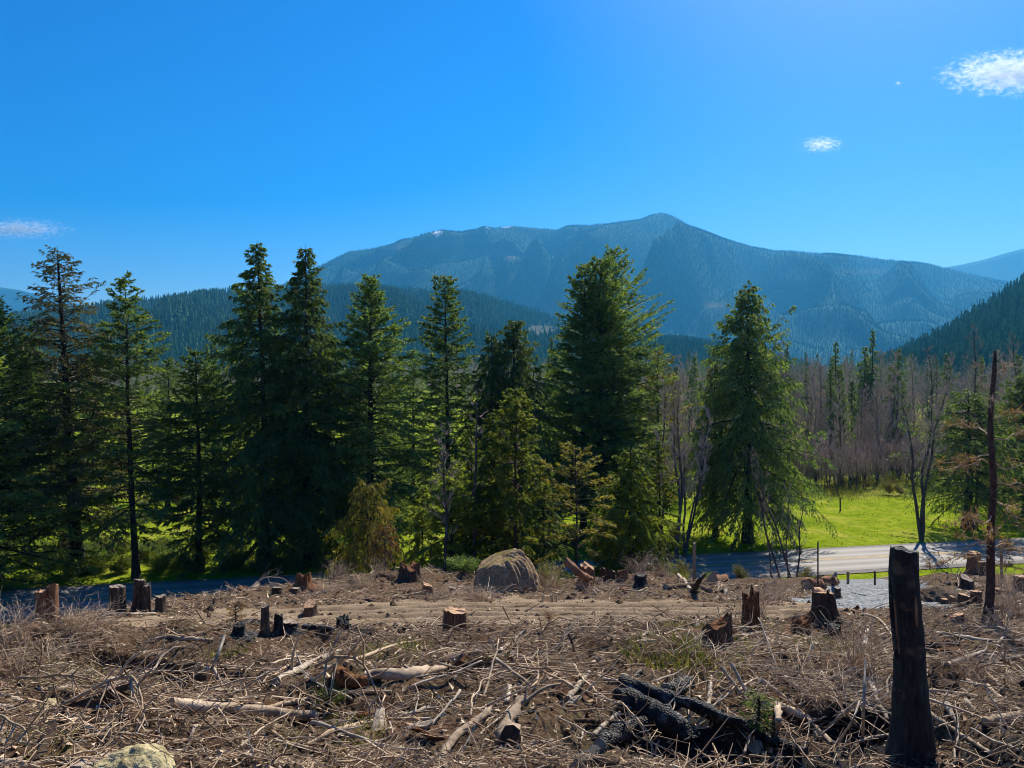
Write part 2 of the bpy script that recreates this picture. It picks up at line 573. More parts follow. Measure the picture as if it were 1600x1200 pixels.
# ---- valley floor
xs = axis([(-9000, -1500, 500), (-1500, -300, 80), (-300, -100, 12), (-100, 140, 1.6), (140, 300, 12), (300, 1500, 80), (1500, 9000, 500)])
ys = axis([(30, 46, 2), (46, 130, 0.9), (130, 300, 6), (300, 1500, 60), (1500, 9000, 500)])
mx, my, mq = grid(xs, ys)
dr = (my - road_c(mx)) / RN - RW
mz = (0.35 * fbm(mx / 22, my / 22, 81, 3) + 0.10 * fbm(mx / 4, my / 4, 83, 3) - 0.1) * sstep(1.0, 14, dr) * (1 - sstep(300, 800, my)) - 0.04
rg = sstep(91, 99, my + 5 * fbm(mx / 9, my / 9, 85, 3) - 0.06 * (mx - 40)) * sstep(0, 26, mx + 10) * (1 - 0.0)
rg = np.maximum(rg, 0.8 * sstep(0.25, 0.6, fbm(mx / 30, my / 30, 87, 3)) * sstep(120, 200, my))
rg = np.maximum(rg, 0.7 * (1 - sstep(0.1, 1.2, np.abs(dr))))
tag(link('meadow', mesh('meadow', np.stack([mx, my, mz], -1), mq, M_MEADOW, {'rough': rg}, True)), 'bright green pasture on the valley floor', kind='structure')

# ---- road with its yellow line
def strip(name, o0, o1, z0, mat, x0=-400, x1=500, step=4.0, nn=8, wear=None, z1=None):
    t = np.arange(x0, x1 + step, step)
    off = np.linspace(o0, o1, nn)
    nx_, ny_ = -0.203 / RN, 1 / RN
    X = t[:, None] + off[None] * nx_
    Y = road_c(t)[:, None] + off[None] * ny_
    Z = np.full(X.shape, z0) - 0.012 * np.abs(off)[None] * (1 if z1 is None else z1)
    i = np.arange(len(t) - 1)[:, None] * nn + np.arange(nn - 1)[None]
    qq = np.stack([i, i + nn, i + nn + 1, i + 1], -1).reshape(-1, 4)[:, ::-1]
    wr = np.zeros(X.shape) if wear is None else np.broadcast_to(wear(off)[None], X.shape)
    return link(name, mesh(name, np.stack([X, Y, Z], -1).reshape(-1, 3), qq, mat, {'wear': wr.ravel()}, True))
wear = lambda o: sum(np.exp(-((o - c) / 0.38) ** 2) for c in (-2.5, -0.95, 0.95, 2.5))
road = tag(strip('road', -RW, RW, 0.075, M_ASPH, nn=33, wear=wear), 'two-lane grey asphalt road below the clearing', kind='structure')
for oo in (-0.16, 0.06):
    ln = strip('centre_line', oo, oo + 0.10, 0.080, M_PAINT, nn=2)
    ln.parent = road
M_SHO = mat_simple('road_shoulder_grit', [(0.3, (0.12, 0.11, 0.10)), (0.7, (0.24, 0.225, 0.205))], 5.0, 0.95)
tag(strip('road_shoulder', -RW - 0.75, -RW + 0.05, 0.062, M_SHO, nn=5), 'gritty verge along the near edge of the road', kind='structure')
tag(strip('road_shoulder', RW - 0.05, RW + 0.5, 0.062, M_SHO, nn=4), 'gritty verge along the meadow edge of the road', kind='structure')
# ------------------------------------------------------------------ mountains, their forests and the haze
def mat_mount(name, snow=False):
    m, nt, n, l = material(name)
    v = coords(n, l, 'Object')
    n1 = noise(n, l, 0.0035, 6, 0.6, v); n2 = noise(n, l, 0.05, 5, 0.7, v)
    c = ramp(n, l, n2, [(0.3, (0.010, 0.045, 0.034)), (0.7, (0.034, 0.115, 0.080))])
    cut = ramp(n, l, n1, [(0.56, (0, 0, 0)), (0.62, (1, 1, 1))])
    c2 = ramp(n, l, n2, [(0.3, (0.045, 0.055, 0.03)), (0.7, (0.085, 0.085, 0.05))])
    c = mixc(n, l, attr(n, 'cut'), c, c2)
    if snow:
        c = mixc(n, l, attr(n, 'snow'), c, (0.82, 0.86, 0.92))
    p = principled(n, l, c, 0.95, 0.05, n2, 0.8, 6.0)
    out(n, l, p.outputs[0])
    return m

def massif(name, label, prof_pts, Dr, Db, amp, sx, sy, seed, x0, x1, nx, ny, mat, dy=0, powr=1.25, vmax=1.4, snow=None, cuts=None, spurs=None):
    pp = np.array(prof_pts, float)
    px = np.linspace(x0, x1, nx)
    py = np.interp(px, pp[:, 0], pp[:, 1] + dy)
    Drx = np.interp(px, [x0, x1], Dr) if isinstance(Dr, (tuple, list)) else np.full(nx, float(Dr))
    v = np.concatenate([np.linspace(0, 1, ny), np.linspace(1, vmax, max(4, ny // 5))[1:]])
    a = (px - 800) / 1200.0
    PX, Vv = np.meshgrid(px, v)
    A = np.meshgrid(a, v)[0]
    D = np.meshgrid(Drx, v)[0]
    Y = Db + (D - Db) * Vv
    X = A * Y
    Zr = np.meshgrid(CAMZ + (580 - py) / 1200.0 * Drx, v)[0]
    front = np.clip(Vv, 0, 1)
    z = Zr * front ** powr
    wx = X + 160 * fbm(X / 900, Y / 900, seed + 50, 2)
    rid = 1 - 2.2 * np.abs(fbm(wx / sx, Y / sy, seed, 3, 0.45))
    rid2 = 1 - 2.2 * np.abs(fbm(wx / (sx * .36), Y / (sy * .4), seed + 9, 2, 0.45))
    env = np.sin(np.pi * np.clip(front, 0, 1) ** 0.8)
    z = z + amp * (rid - 0.55) * env + amp * 0.42 * (rid2 - 0.5) * env
    for line, A_, wd_ in (spurs or []):
        ln = np.array(line, float)
        rp = np.interp(ln[:, 0], pp[:, 0], pp[:, 1])
        lv = np.clip((580 - ln[:, 1]) / (580 - rp), 0.02, 1) ** 0.85
        o_ = np.argsort(lv)
        cxp = np.interp(Vv, lv[o_], ln[o_, 0])
        on = sstep(lv.min() - 0.12, lv.min() + 0.1, Vv)
        wig = 10 * fbm(Vv * 7, Vv * 0 + A_, seed + 71, 2)
        dd = np.abs(PX - cxp - wig)
        z = z + A_ * (1.1 * np.exp(-dd / wd_) - 0.55 * np.exp(-((dd - 1.6 * wd_) / (0.9 * wd_)) ** 2)) * on * np.sin(np.pi * np.clip(front, 0, 1) ** 0.9) ** 0.6
    lim = CAMZ + (Zr - CAMZ) * Y / D - 14 * (1 - Vv) - 2
    z = np.where(Vv < 1, np.minimum(z, lim), z)
    back = np.clip(Vv - 1, 0, 9)
    z = z * (1 - 1.1 * back) - 6
    z = np.where(Vv <= 0, -12, z)
    i = np.arange(len(v) - 1)[:, None] * nx + np.arange(nx - 1)[None]
    q = np.stack([i, i + 1, i + nx + 1, i + nx], -1).reshape(-1, 4)
    SY = 580 - (z - CAMZ) / np.maximum(Y, 1) * 1200
    sn = np.zeros(X.shape); ct = np.zeros(X.shape)
    for (cx, cy, rx, ry) in (snow or []):
        sn = np.maximum(sn, 1 - sstep(0.5, 1.0, np.hypot((PX - cx) / rx, (SY - cy) / ry) + 0.7 * fbm(X / 120, Y / 160, 5, 3)))
    for (cx, cy, rx, ry) in (cuts or []):
        ct = np.maximum(ct, 1 - sstep(0.7, 1.0, np.hypot((PX - cx) / rx, (SY - cy) / ry) + 0.5 * fbm(X / 260, Y / 300, 6, 3)))
    ct = np.maximum(ct, sn)
    o = link(name, mesh(name, np.stack([X, Y, z], -1).reshape(-1, 3), q, mat, {'snow': sn.ravel(), 'cut': ct.ravel()}, True))
    return tag(o, label, kind='structure')

RIDGE_MAIN = [(-200, 600), (200, 552), (300, 508), (400, 458), (470, 425), (495, 412), (510, 405), (545, 387), (575, 383), (612, 377), (625, 370), (645, 366), (668, 358), (690, 353), (720, 357),
              (745, 353), (757, 348), (770, 351), (800, 347), (845, 351), (870, 355), (885, 348), (920, 346), (960, 343), (1000, 338), (1020, 330), (1035, 327), (1055, 334), (1075, 346), (1105, 357),
              (1130, 367), (1170, 379), (1210, 387), (1250, 387), (1300, 391), (1350, 396), (1400, 401), (1450, 407), (1480, 414), (1530, 425), (1600, 441), (1700, 470), (1850, 520), (2000, 580)]
RIDGE_LEFT = [(-400, 520), (-200, 505), (0, 488), (60, 478), (130, 470), (200, 462), (290, 452), (330, 447), (400, 441), (460, 438), (540, 437), (600, 441), (640, 443), (700, 445), (740, 450),
              (790, 462), (850, 481), (900, 498), (960, 511), (1020, 516), (1080, 520), (1150, 533), (1250, 556), (1350, 585), (1500, 610)]
RIDGE_RIGHT = [(1250, 600), (1330, 570), (1380, 545), (1420, 527), (1480, 498), (1520, 472), (1560, 448), (1600, 421), (1700, 360), (1850, 290), (2050, 230)]
M_MT = mat_mount('mountain_floor', True)
M_MT2 = mat_mount('hill_floor')
mt_main = massif('mountain', 'long forested mountain with a pointed summit and small snow patches', RIDGE_MAIN, 5400, 2500, 200, 620, 2000, 12, -100, 1950, 420, 110, M_MT, dy=5, spurs=[([(640, 366), (590, 408), (500, 440)], 156, 30), ([(757, 350), (735, 385), (660, 415), (600, 445)], 195, 32), ([(880, 348), (905, 395), (800, 435), (740, 470)], 195, 34), ([(1035, 327), (965, 378), (925, 420), (850, 475)], 260, 40),
                 ([(1075, 346), (1135, 395), (1110, 430), (1040, 470), (960, 505)], 273, 42), ([(1210, 387), (1185, 418), (1255, 462), (1300, 505)], 247, 40), ([(1330, 393), (1295, 425), (1340, 490)], 221, 36), ([(1450, 407), (1405, 438), (1425, 490)], 195, 36), ([(690, 354), (790, 398), (870, 440)], 117, 24)],
                 snow=[(683, 364, 10, 5), (790, 353, 16, 5), (760, 353, 8, 4), (893, 347, 8, 3), (728, 357, 5, 3)],
                 cuts=[(650, 388, 38, 8), (795, 399, 34, 5), (1120, 478, 40, 6), (800, 434, 45, 5), (1350, 425, 40, 5)])
mt_left = massif('hill', 'dark conifer-covered hill in front of the mountain', RIDGE_LEFT, (1900, 2700), 1050, 95, 420, 1100, 21, -380, 1500, 220, 60, M_MT2, dy=13,
                 cuts=[(850, 520, 30, 14)], spurs=[([(330, 447), (290, 500), (260, 540)], 58, 40), ([(540, 437), (600, 480), (620, 530)], 65, 45), ([(740, 450), (700, 490), (690, 540)], 58, 40), ([(200, 462), (160, 510)], 52, 40)])
mt_right = massif('hill', 'steep conifer-covered slope rising at the right edge', RIDGE_RIGHT, 1050, 520, 24, 210, 500, 33, 1250, 2050, 110, 50, M_MT2, dy=24, powr=1.15)
massif('mountain', 'distant blue ridge behind the right end of the mountain', [(1300, 520), (1420, 432), (1470, 415), (1500, 410), (1540, 401), (1570, 392), (1600, 384), (1700, 372), (1900, 420)], 7900, 5700, 160, 1300, 2600, 41, 1250, 1950, 90, 30, M_MT2, dy=3)
massif('mountain', 'far blue mountain just showing at the left edge', [(-400, 440), (-150, 436), (0, 448), (30, 452), (60, 460), (110, 470), (200, 500), (320, 560)], 8300, 6500, 110, 1300, 2600, 47, -400, 330, 70, 30, M_MT2)

def mat_needles_far(name, a, b):
    m, nt, n, l = material(name)
    c = ramp(n, l, orand(n), [(0.0, a), (1.0, b)])
    p = principled(n, l, c, 0.9, 0.05)
    t = N(n, 'ShaderNodeBsdfTranslucent'); l.new(c, t.inputs['Color'])
    mx = N(n, 'ShaderNodeMixShader'); mx.inputs[0].default_value = 0.25
    l.new(p.outputs[0], mx.inputs[1]); l.new(t.outputs[0], mx.inputs[2])
    out(n, l, mx.outputs[0])
    return m
M_FAR = mat_needles_far('far_conifer_needles', (0.012, 0.050, 0.036), (0.030, 0.105, 0.072))
M_FAR2 = mat_needles_far('hill_conifer_needles', (0.05, 0.12, 0.055), (0.14, 0.25, 0.105))

def forest(name, label, surf, dens, h, seed, mat, sides=6, tiers=3, wid=0.16, avoid='cut'):
    """a wood nobody could count: cone-tiered conifers strewn over a slope"""
    ng = bpy.data.node_groups.new(name, 'GeometryNodeTree')
    ng.interface.new_socket('Geometry', in_out='INPUT', socket_type='NodeSocketGeometry')
    ng.interface.new_socket('Geometry', in_out='OUTPUT', socket_type='NodeSocketGeometry')
    n, l = ng.nodes, ng.links
    oi = n.new('GeometryNodeObjectInfo'); oi.inputs['Object'].default_value = surf
    oi.transform_space = 'RELATIVE'
    dp = n.new('GeometryNodeDistributePointsOnFaces')
    l.new(oi.outputs['Geometry'], dp.inputs['Mesh'])
    dp.inputs['Seed'].default_value = seed
    na = n.new('GeometryNodeInputNamedAttribute'); na.data_type = 'FLOAT'; na.inputs['Name'].default_value = avoid
    mr = n.new('ShaderNodeMapRange'); l.new(na.outputs[0], mr.inputs['Value'])
    mr.inputs['To Min'].default_value = dens; mr.inputs['To Max'].default_value = dens * 0.04
    l.new(mr.outputs[0], dp.inputs['Density'])
    jn = n.new('GeometryNodeJoinGeometry')
    for k in range(tiers):
        c = n.new('GeometryNodeMeshCone')
        c.inputs['Vertices'].default_value = sides
        c.inputs['Radius Top'].default_value = 0.0
        c.inputs['Radius Bottom'].default_value = wid * (1 - k / tiers * 0.85)
        z0 = 0.10 + 0.9 * k / tiers
        c.inputs['Depth'].default_value = min(1.0, z0 + 1.25 * 0.9 / tiers) - z0
        tf = n.new('GeometryNodeTransform')
        tf.inputs['Translation'].default_value = (0.02 * math.sin(k * 2.1), 0.02 * math.cos(k * 1.7), z0)
        tf.inputs['Rotation'].default_value = (0.05 * math.sin(k * 3.0), 0.05 * math.cos(k * 2.0), k * 0.6)
        l.new(c.outputs['Mesh'], tf.inputs['Geometry']); l.new(tf.outputs[0], jn.inputs[0])
    ip = n.new('GeometryNodeInstanceOnPoints')
    l.new(dp.outputs['Points'], ip.inputs['Points']); l.new(jn.outputs[0], ip.inputs['Instance'])
    rv = n.new('FunctionNodeRandomValue'); rv.data_type = 'FLOAT_VECTOR'
    rv.inputs[0].default_value = (h[0] * 0.85, h[0] * 0.85, h[0]); rv.inputs[1].default_value = (h[1] * 1.1, h[1] * 1.1, h[1])
    l.new(rv.outputs[0], ip.inputs['Scale'])
    rr = n.new('FunctionNodeRandomValue'); rr.data_type = 'FLOAT_VECTOR'
    rr.inputs[0].default_value = (-0.04, -0.04, 0); rr.inputs[1].default_value = (0.04, 0.04, 6.28); rr.inputs['Seed'].default_value = 5
    l.new(rr.outputs[0], ip.inputs['Rotation'])
    sm = n.new('GeometryNodeSetMaterial'); sm.inputs['Material'].default_value = mat
    l.new(ip.outputs[0], sm.inputs['Geometry'])
    go = n.new('NodeGroupOutput'); gi = n.new('NodeGroupInput')
    l.new(sm.outputs[0], go.inputs[0])
    me = mesh(name, [(0, 0, -20), (1, 0, -20), (0, 1, -20)], [np.array([[0, 1, 2]])], mat)
    o = link(name, me)
    md = o.modifiers.new('scatter', 'NODES'); md.node_group = ng
    return tag(o, label, kind='stuff')
forest('mountain_forest', 'conifer forest cloaking the long mountain', mt_main, 0.0050, (8, 19), 1, M_FAR, 5, 2, 0.17)
forest('hill_forest', 'dense conifer forest on the nearer dark hill', mt_left, 0.0105, (14, 30), 2, M_FAR2, 6, 3, 0.17)
forest('hill_forest', 'conifer forest on the steep slope at the right edge', mt_right, 0.017, (12, 27), 3, M_FAR2, 7, 5, 0.19)

def haze_box():
    x, y0, y1, z0, z1 = 9500, -60, 9600, -40, 1250
    V = [(-x, y0, z0), (x, y0, z0), (x, y1, z0), (-x, y1, z0), (-x, y0, z1), (x, y0, z1), (x, y1, z1), (-x, y1, z1)]
    F = np.array([(3, 2, 1, 0), (4, 5, 6, 7), (0, 1, 5, 4), (1, 2, 6, 5), (2, 3, 7, 6), (3, 0, 4, 7)])
    m, nt, n, l = material('valley_haze')
    pv = N(n, 'ShaderNodeVolumePrincipled')
    pv.inputs['Color'].default_value = HAZE_COL
    pv.inputs['Density'].default_value = HAZE_DEN
    pv.inputs['Anisotropy'].default_value = 0.35
    o = N(n, 'ShaderNodeOutputMaterial')
    l.new(pv.outputs[0], o.inputs['Volume'])
    h = link('haze', mesh('haze', V, [F], m))
    return tag(h, 'thin blue haze lying over the valley and mountains', kind='stuff')
HAZE_COL = (0.08, 0.48, 1.0, 1)
HAZE_DEN = 0.000092
haze_box()
# ------------------------------------------------------------------ trees
M_BARK = mat_simple('conifer_bark', [(0.3, (0.020, 0.016, 0.013)), (0.6, (0.055, 0.045, 0.037)), (0.8, (0.10, 0.085, 0.07))], 3.0, 0.95, 0.1, 0.8, 0.06, (3, 3, 0.6), byobj=0.2)
M_BARK2 = mat_simple('alder_bark', [(0.3, (0.045, 0.038, 0.034)), (0.6, (0.12, 0.105, 0.095)), (0.8, (0.23, 0.21, 0.19))], 2.5, 0.9, 0.1, 0.5, 0.03, (2, 2, 0.7), byobj=0.3)
M_TWIG = mat_simple('alder_twigs', [(0.3, (0.36, 0.27, 0.22)), (0.7, (0.58, 0.46, 0.38))], 1.0, 0.9, 0.1, 0, 0.01, byobj=0.25)
M_FIR = mat_foliage('fir_needles', [(0.0, (0.050, 0.095, 0.036)), (0.5, (0.11, 0.175, 0.05)), (1.0, (0.25, 0.29, 0.065))], 0.5)
M_HEM = mat_foliage('hemlock_needles', [(0.0, (0.046, 0.09, 0.036)), (0.5, (0.10, 0.165, 0.048)), (1.0, (0.24, 0.28, 0.06))], 0.5)
M_CED = mat_foliage('cedar_sprays', [(0.0, (0.054, 0.098, 0.04)), (0.5, (0.115, 0.175, 0.055)), (1.0, (0.25, 0.285, 0.075))], 0.5)
M_YEL = mat_foliage('yellowing_needles', [(0.0, (0.08, 0.09, 0.02)), (0.5, (0.19, 0.18, 0.035)), (1.0, (0.34, 0.24, 0.06))], 0.5)
M_THIN = mat_foliage('thin_olive_needles', [(0.0, (0.05, 0.062, 0.026)), (0.5, (0.12, 0.125, 0.05)), (1.0, (0.24, 0.20, 0.085))], 0.42)
M_SAP = mat_foliage('young_hemlock_needles', [(0.0, (0.09, 0.14, 0.025)), (0.5, (0.20, 0.25, 0.045)), (1.0, (0.38, 0.37, 0.08))], 0.62)
M_RUST = mat_foliage('dead_rusty_needles', [(0.0, (0.12, 0.065, 0.025)), (0.5, (0.25, 0.135, 0.05)), (1.0, (0.38, 0.24, 0.10))], 0.4)
M_BUSH = mat_foliage('bush_leaves', [(0.0, (0.055, 0.09, 0.016)), (0.5, (0.13, 0.175, 0.026)), (1.0, (0.27, 0.28, 0.05))], 0.5)
M_GRASS = mat_foliage('tall_grass', [(0.0, (0.08, 0.115, 0.012)), (0.5, (0.17, 0.20, 0.025)), (1.0, (0.36, 0.30, 0.12))], 0.35)

def leaves(P, D, Ln, Wd, g, flat=0.5):
    """one pointed leaf spray per row: P base, D direction"""
    n = len(P)
    D = norm(D)
    up = norm(g.normal(0, flat, (n, 3)) + np.array([0, 0, 1.0]))
    S = norm(np.cross(D, up))
    Nn = np.cross(S, D)
    Ln = np.asarray(Ln).reshape(-1, 1); Wd = np.asarray(Wd).reshape(-1, 1)
    b = P + D * Ln * 0.12 + S * Wd * 0.62
    c = P + D * Ln; d = P - D * Ln * 0.05 - S * Wd * 0.62
    V = np.stack([b, c, d], 1).reshape(-1, 3)
    F = np.arange(n * 3).reshape(-1, 3)
    return V, F

def conifer_mesh(H, Rm, seed, cb=0.12, nbr=150, shape=0.85, up_top=0.9, up_low=-0.15, curve=-0.25, droop=0.25, spray=13.0, nl=5, leaf=(0.30, 0.10),
                 lean=(0, 0), trunk_r=None, gap=0.15, twist=0.12, tip=1.0, hang=0.0, bare=0.0, side_bias=0.0, bulge=0.0, mat=None, bark=None, top_thin=0.0):
    g = rng(seed)
    tr = trunk_r or H * 0.0135
    # trunk
    K = 14
    t = np.linspace(0, 1, K)
    tx = lean[0] * H * t + 0.012 * H * fbm(t * 2.2, t * 0 + seed, seed, 2)
    ty = lean[1] * H * t + 0.012 * H * fbm(t * 2.2 + 9, t * 0 + seed, seed + 3, 2)
    TP = np.stack([tx - tx[0], ty - ty[0], H * t], -1)
    TR = tr * (1 - t) ** 0.85 + 0.012
    TR[0] *= 1.45; TR[1] *= 1.02
    wood = MB().tube(np.vstack([TP[0] + [0, 0, -0.6], TP]), np.concatenate([[TR[0] * 1.15], TR]), 10, False)
    # limbs
    u = (np.arange(nbr) + g.random(nbr)) / nbr
    bt = cb + (0.985 - cb) * u ** 0.92
    keep = g.random(nbr) > gap * (1 - bt) * 1.2
    bt = bt[keep]; nb = len(bt)
    az = np.arange(nb) * 2.39996 + g.normal(0, 0.45, nb)
    f = (bt - cb) / (1 - cb)
    prof = (1 - f) ** shape * (1 - 0.42 * sstep(0.62, 1.0, f)) * (0.62 + 0.38 * sstep(0, 0.16, f)) + bulge * np.exp(-((f - 0.35) / 0.2) ** 2)
    L = Rm * prof * (0.72 + 0.5 * g.random(nb) ** 1.2) + 0.12 * tip
    low = f[:, None] if False else f
    # clumpy silhouette
    L = L * (1 + 0.30 * fbm(az * 0.9 + 3, bt * 9, seed + 7, 2)) * (1 + side_bias * np.cos(az))
    L = np.maximum(L, 0.15)
    a0 = up_low + (up_top - up_low) * f ** 1.5 + g.normal(0, twist * 2.0, nb)
    cv = curve * (1 - 0.6 * f) + g.normal(0, 0.08, nb)
    K2 = 7
    s = np.linspace(0, 1, K2)
    hx = np.cos(az)[:, None]; hy = np.sin(az)[:, None]
    swing = g.normal(0, 0.10, nb)[:, None] * (s ** 2)[None]
    B0 = np.stack([np.interp(bt, t, TP[:, 0]), np.interp(bt, t, TP[:, 1]), bt * H], -1)
    run = L[:, None] * s[None]
    bx = B0[:, :1] + run * hx - L[:, None] * swing * hy
    by = B0[:, 1:2] + run * hy + L[:, None] * swing * hx
    bz = B0[:, 2:] + L[:, None] * (a0[:, None] * s[None] + cv[:, None] * (s ** 2)[None])
    BP = np.stack([bx, by, bz], -1)
    br = (0.010 + 0.011 * L)[:, None] * (1 - s[None] * 0.88)
    wood.tube(BP, br, 3, False)
    # sprays along the limbs
    M = np.maximum((L * spray).astype(int), 5)
    bi = np.repeat(np.arange(nb), M)
    sj = 0.10 + bare + (0.90 - bare) * g.random(len(bi)) ** 0.85
    kf = sj * (K2 - 1); k0 = np.minimum(kf.astype(int), K2 - 2); fr = (kf - k0)[:, None]
    P = BP[bi, k0] * (1 - fr) + BP[bi, k0 + 1] * fr
    T = norm(BP[bi, k0 + 1] - BP[bi, k0])
    side = norm(np.cross(T, np.array([0, 0, 1.0])))
    sg = np.where(g.random(len(bi)) < 0.5, -1, 1)[:, None]
    bl = np.clip(L[bi] * (0.10 + 0.32 * (1 - sj)) * (0.6 + 0.7 * g.random(len(bi))), 0.10, 1.35)
    BD = norm(T * (0.75 + 0.3 * g.random((len(bi), 1))) + side * sg * (0.35 + 0.75 * g.random((len(bi), 1))) + np.array([0, 0, 1.0]) * (-droop + g.normal(0, 0.18, (len(bi), 1))))
    # leaves along each spray
    q = np.repeat(np.arange(len(bi)), nl)
    ff = np.tile((np.arange(nl) + 0.35) / nl, len(bi)) + g.normal(0, 0.06, len(q))
    LP = P[q] + BD[q] * (bl[q] * ff)[:, None] - np.array([0, 0, 1.0]) * (hang * bl[q] * ff ** 2)[:, None]
    LD = norm(BD[q] + g.normal(0, 0.42, (len(q), 3)) - np.array([0, 0, 1.0]) * (0.10 + droop * 0.8))
    sc = 0.65 + 0.7 * g.random(len(q))
    if top_thin > 0:
        kp = g.random(len(q)) > top_thin * sstep(0.45, 0.75, bt[bi[q]])
        LP, LD, sc, q = LP[kp], LD[kp], sc[kp], q[kp]
    V, F = leaves(LP, LD, leaf[0] * sc, leaf[1] * sc, g, 1.0)
    btint = np.clip(0.45 + 0.5 * g.normal(0, 0.35, nb), 0, 1)
    tint = np.clip(0.55 * btint[bi[q]] + 0.45 * g.random(len(q)), 0, 1)
    cm = mesh('crown', V, [F], mat, {'tint': np.repeat(tint, 3)})
    wm = wood.mesh('trunk', bark or M_BARK, True)
    return wm, cm

def tree(name, label, cat, loc, meshes, group=None, rz=0.0, sc=1.0):
    e = empty(name, loc, rz, sc)
    link('trunk', meshes[0], e)
    link('crown', meshes[1], e)
    return tag(e, label, cat, group)

def on_valley(px, d):
    return Vector(((px - 800) / 1200.0 * d, d, 0.0))

def conifer_at(px, d, top, halfw, label, name='conifer_tree', base=0.0, cat='conifer', lean_px=0.0, seed=1, mat=None, group=None, **kw):
    """px: photo column of the foot, d: metres away, top: photo row of the tip, halfw: widest half width in photo pixels"""
    p = on_valley(px, d); p.z = base
    H = CAMZ + (580 - top) / 1200.0 * d - base
    Rm = halfw / 1200.0 * d * WIDEN[name][0]
    kw['shape'] = kw.get('shape', 0.7) * WIDEN[name][1]
    kw['nbr'] = int(kw.get('nbr', 120) * WIDEN[name][2])
    kw['spray'] = kw.get('spray', 12) * WIDEN[name][3]
    kw.setdefault('lean', (lean_px / 1200.0 * d / H, 0))
    return tree(name, label, cat, p, conifer_mesh(H, Rm, seed, mat=mat or M_FIR, **kw), group)

WIDEN = {'conifer_tree': (1.24, 0.74, 2.0, 0.64), 'sapling_tree': (1.25, 0.8, 1.3, 1.15)}
FIR = dict(shape=0.75, up_top=0.75, up_low=-0.05, curve=-0.12, droop=0.12)
HEML = dict(shape=0.80, up_top=0.5, up_low=0.0, curve=-0.42, droop=0.42, hang=0.5)
CEDR = dict(shape=0.62, up_top=0.35, up_low=-0.05, curve=-0.30, droop=0.55, hang=0.7, twist=0.18)
GM = 'tall conifers beyond the road'
conifer_at(-14, 55, 470, 118, 'bushy green fir half out of frame at the left edge', seed=101, group=GM, cb=0.03, nbr=185, **FIR, nl=5, spray=12)
conifer_at(122, 59, 384, 100, 'tall thin-crowned tree with a flared dark trunk and sparse olive top', seed=102, mat=M_THIN, group=GM, lean_px=-37, cb=0.12, nbr=170, shape=0.6, up_top=0.5, up_low=0.05, curve=-0.22, droop=0.35, spray=15, nl=5, leaf=(0.26, 0.085), trunk_r=0.50, top_thin=0.55, gap=0.3, bulge=0.1)
conifer_at(213, 57.5, 430, 74, 'open-branched spire fir with bare layered lower limbs', seed=103, group=GM, lean_px=-15, cb=0.14, nbr=120, shape=0.62, up_top=0.7, up_low=0.02, curve=-0.16, droop=0.12, spray=13, gap=0.3, trunk_r=0.24)
conifer_at(312, 60, 548, 62, 'short broad fir between two tall conifers, its trunk dark', seed=104, group=GM, lean_px=-6, cb=0.09, nbr=120, shape=0.6, up_top=0.6, up_low=-0.05, curve=-0.12, droop=0.15, mat=M_HEM, trunk_r=0.26)
conifer_at(418, 61, 376, 84, 'dark hemlock with a drooping, twisted leader', seed=105, mat=M_HEM, group=GM, lean_px=-10, cb=0.09, nbr=210, **HEML, spray=13, trunk_r=0.36, gap=0.1, side_bias=-0.1, bulge=0.06)
conifer_at(483, 61.5, 381, 82, 'tall dense hemlock beside the one with the twisted leader', seed=106, mat=M_HEM, group=GM, lean_px=-6, cb=0.09, nbr=220, **HEML, spray=13, trunk_r=0.38, gap=0.08, bulge=0.08)
conifer_at(580, 63, 430, 82, 'broad dark fir with a sunlit yellow-green right flank', seed=107, group=GM, lean_px=-4, cb=0.10, nbr=200, **FIR, spray=13, trunk_r=0.36, side_bias=0.1, bulge=0.06)
conifer_at(512, 66, 520, 60, 'smaller dark fir tucked behind the hemlocks', seed=108, group=GM, cb=0.12, nbr=120, **FIR, spray=11, nl=4, trunk_r=0.25)
conifer_at(702, 64, 428, 50, 'narrow open fir standing alone right of the broad fir', seed=109, group=GM, lean_px=-5, cb=0.08, nbr=150, shape=0.5, up_top=0.6, up_low=-0.05, curve=-0.05, droop=0.2, spray=13, gap=0.32, trunk_r=0.26)
conifer_at(803, 66, 498, 66, 'dense dome-topped cedar behind the yellow-green sapling', seed=110, mat=M_CED, group=GM, cb=0.05, nbr=190, **CEDR, spray=13, trunk_r=0.3)
conifer_at(768, 65, 520, 52, 'smaller cedar leaning on the dome-topped cedar', seed=111, mat=M_CED, group=GM, cb=0.05, nbr=140, **CEDR, spray=12)
conifer_at(912, 70, 411, 62, 'tall fir, left and lower of the tight trio', seed=112, group=GM, cb=0.10, nbr=180, shape=0.6, up_top=0.8, up_low=0.0, curve=-0.1, droop=0.1, spray=13, trunk_r=0.33, bulge=0.05)
conifer_at(938, 69, 404, 70, 'tall fir in the middle of the tight trio', seed=113, group=GM, lean_px=1, cb=0.08, nbr=190, shape=0.58, up_top=0.9, up_low=0.05, curve=-0.08, droop=0.1, spray=13, trunk_r=0.34, bulge=0.08, side_bias=0.12)
conifer_at(960, 74, 389, 66, 'tallest fir at the back of the tight trio', seed=114, group=GM, lean_px=-4, cb=0.2, nbr=170, shape=0.62, up_top=1.0, up_low=0.1, curve=-0.05, droop=0.1, spray=11, nl=4, trunk_r=0.3, side_bias=0.25)
conifer_at(868, 78, 540, 38, 'dark young conifer filling the gap left of the trio', seed=115, group=GM, mat=M_CED, cb=0.05, nbr=100, **CEDR, spray=9, nl=4)
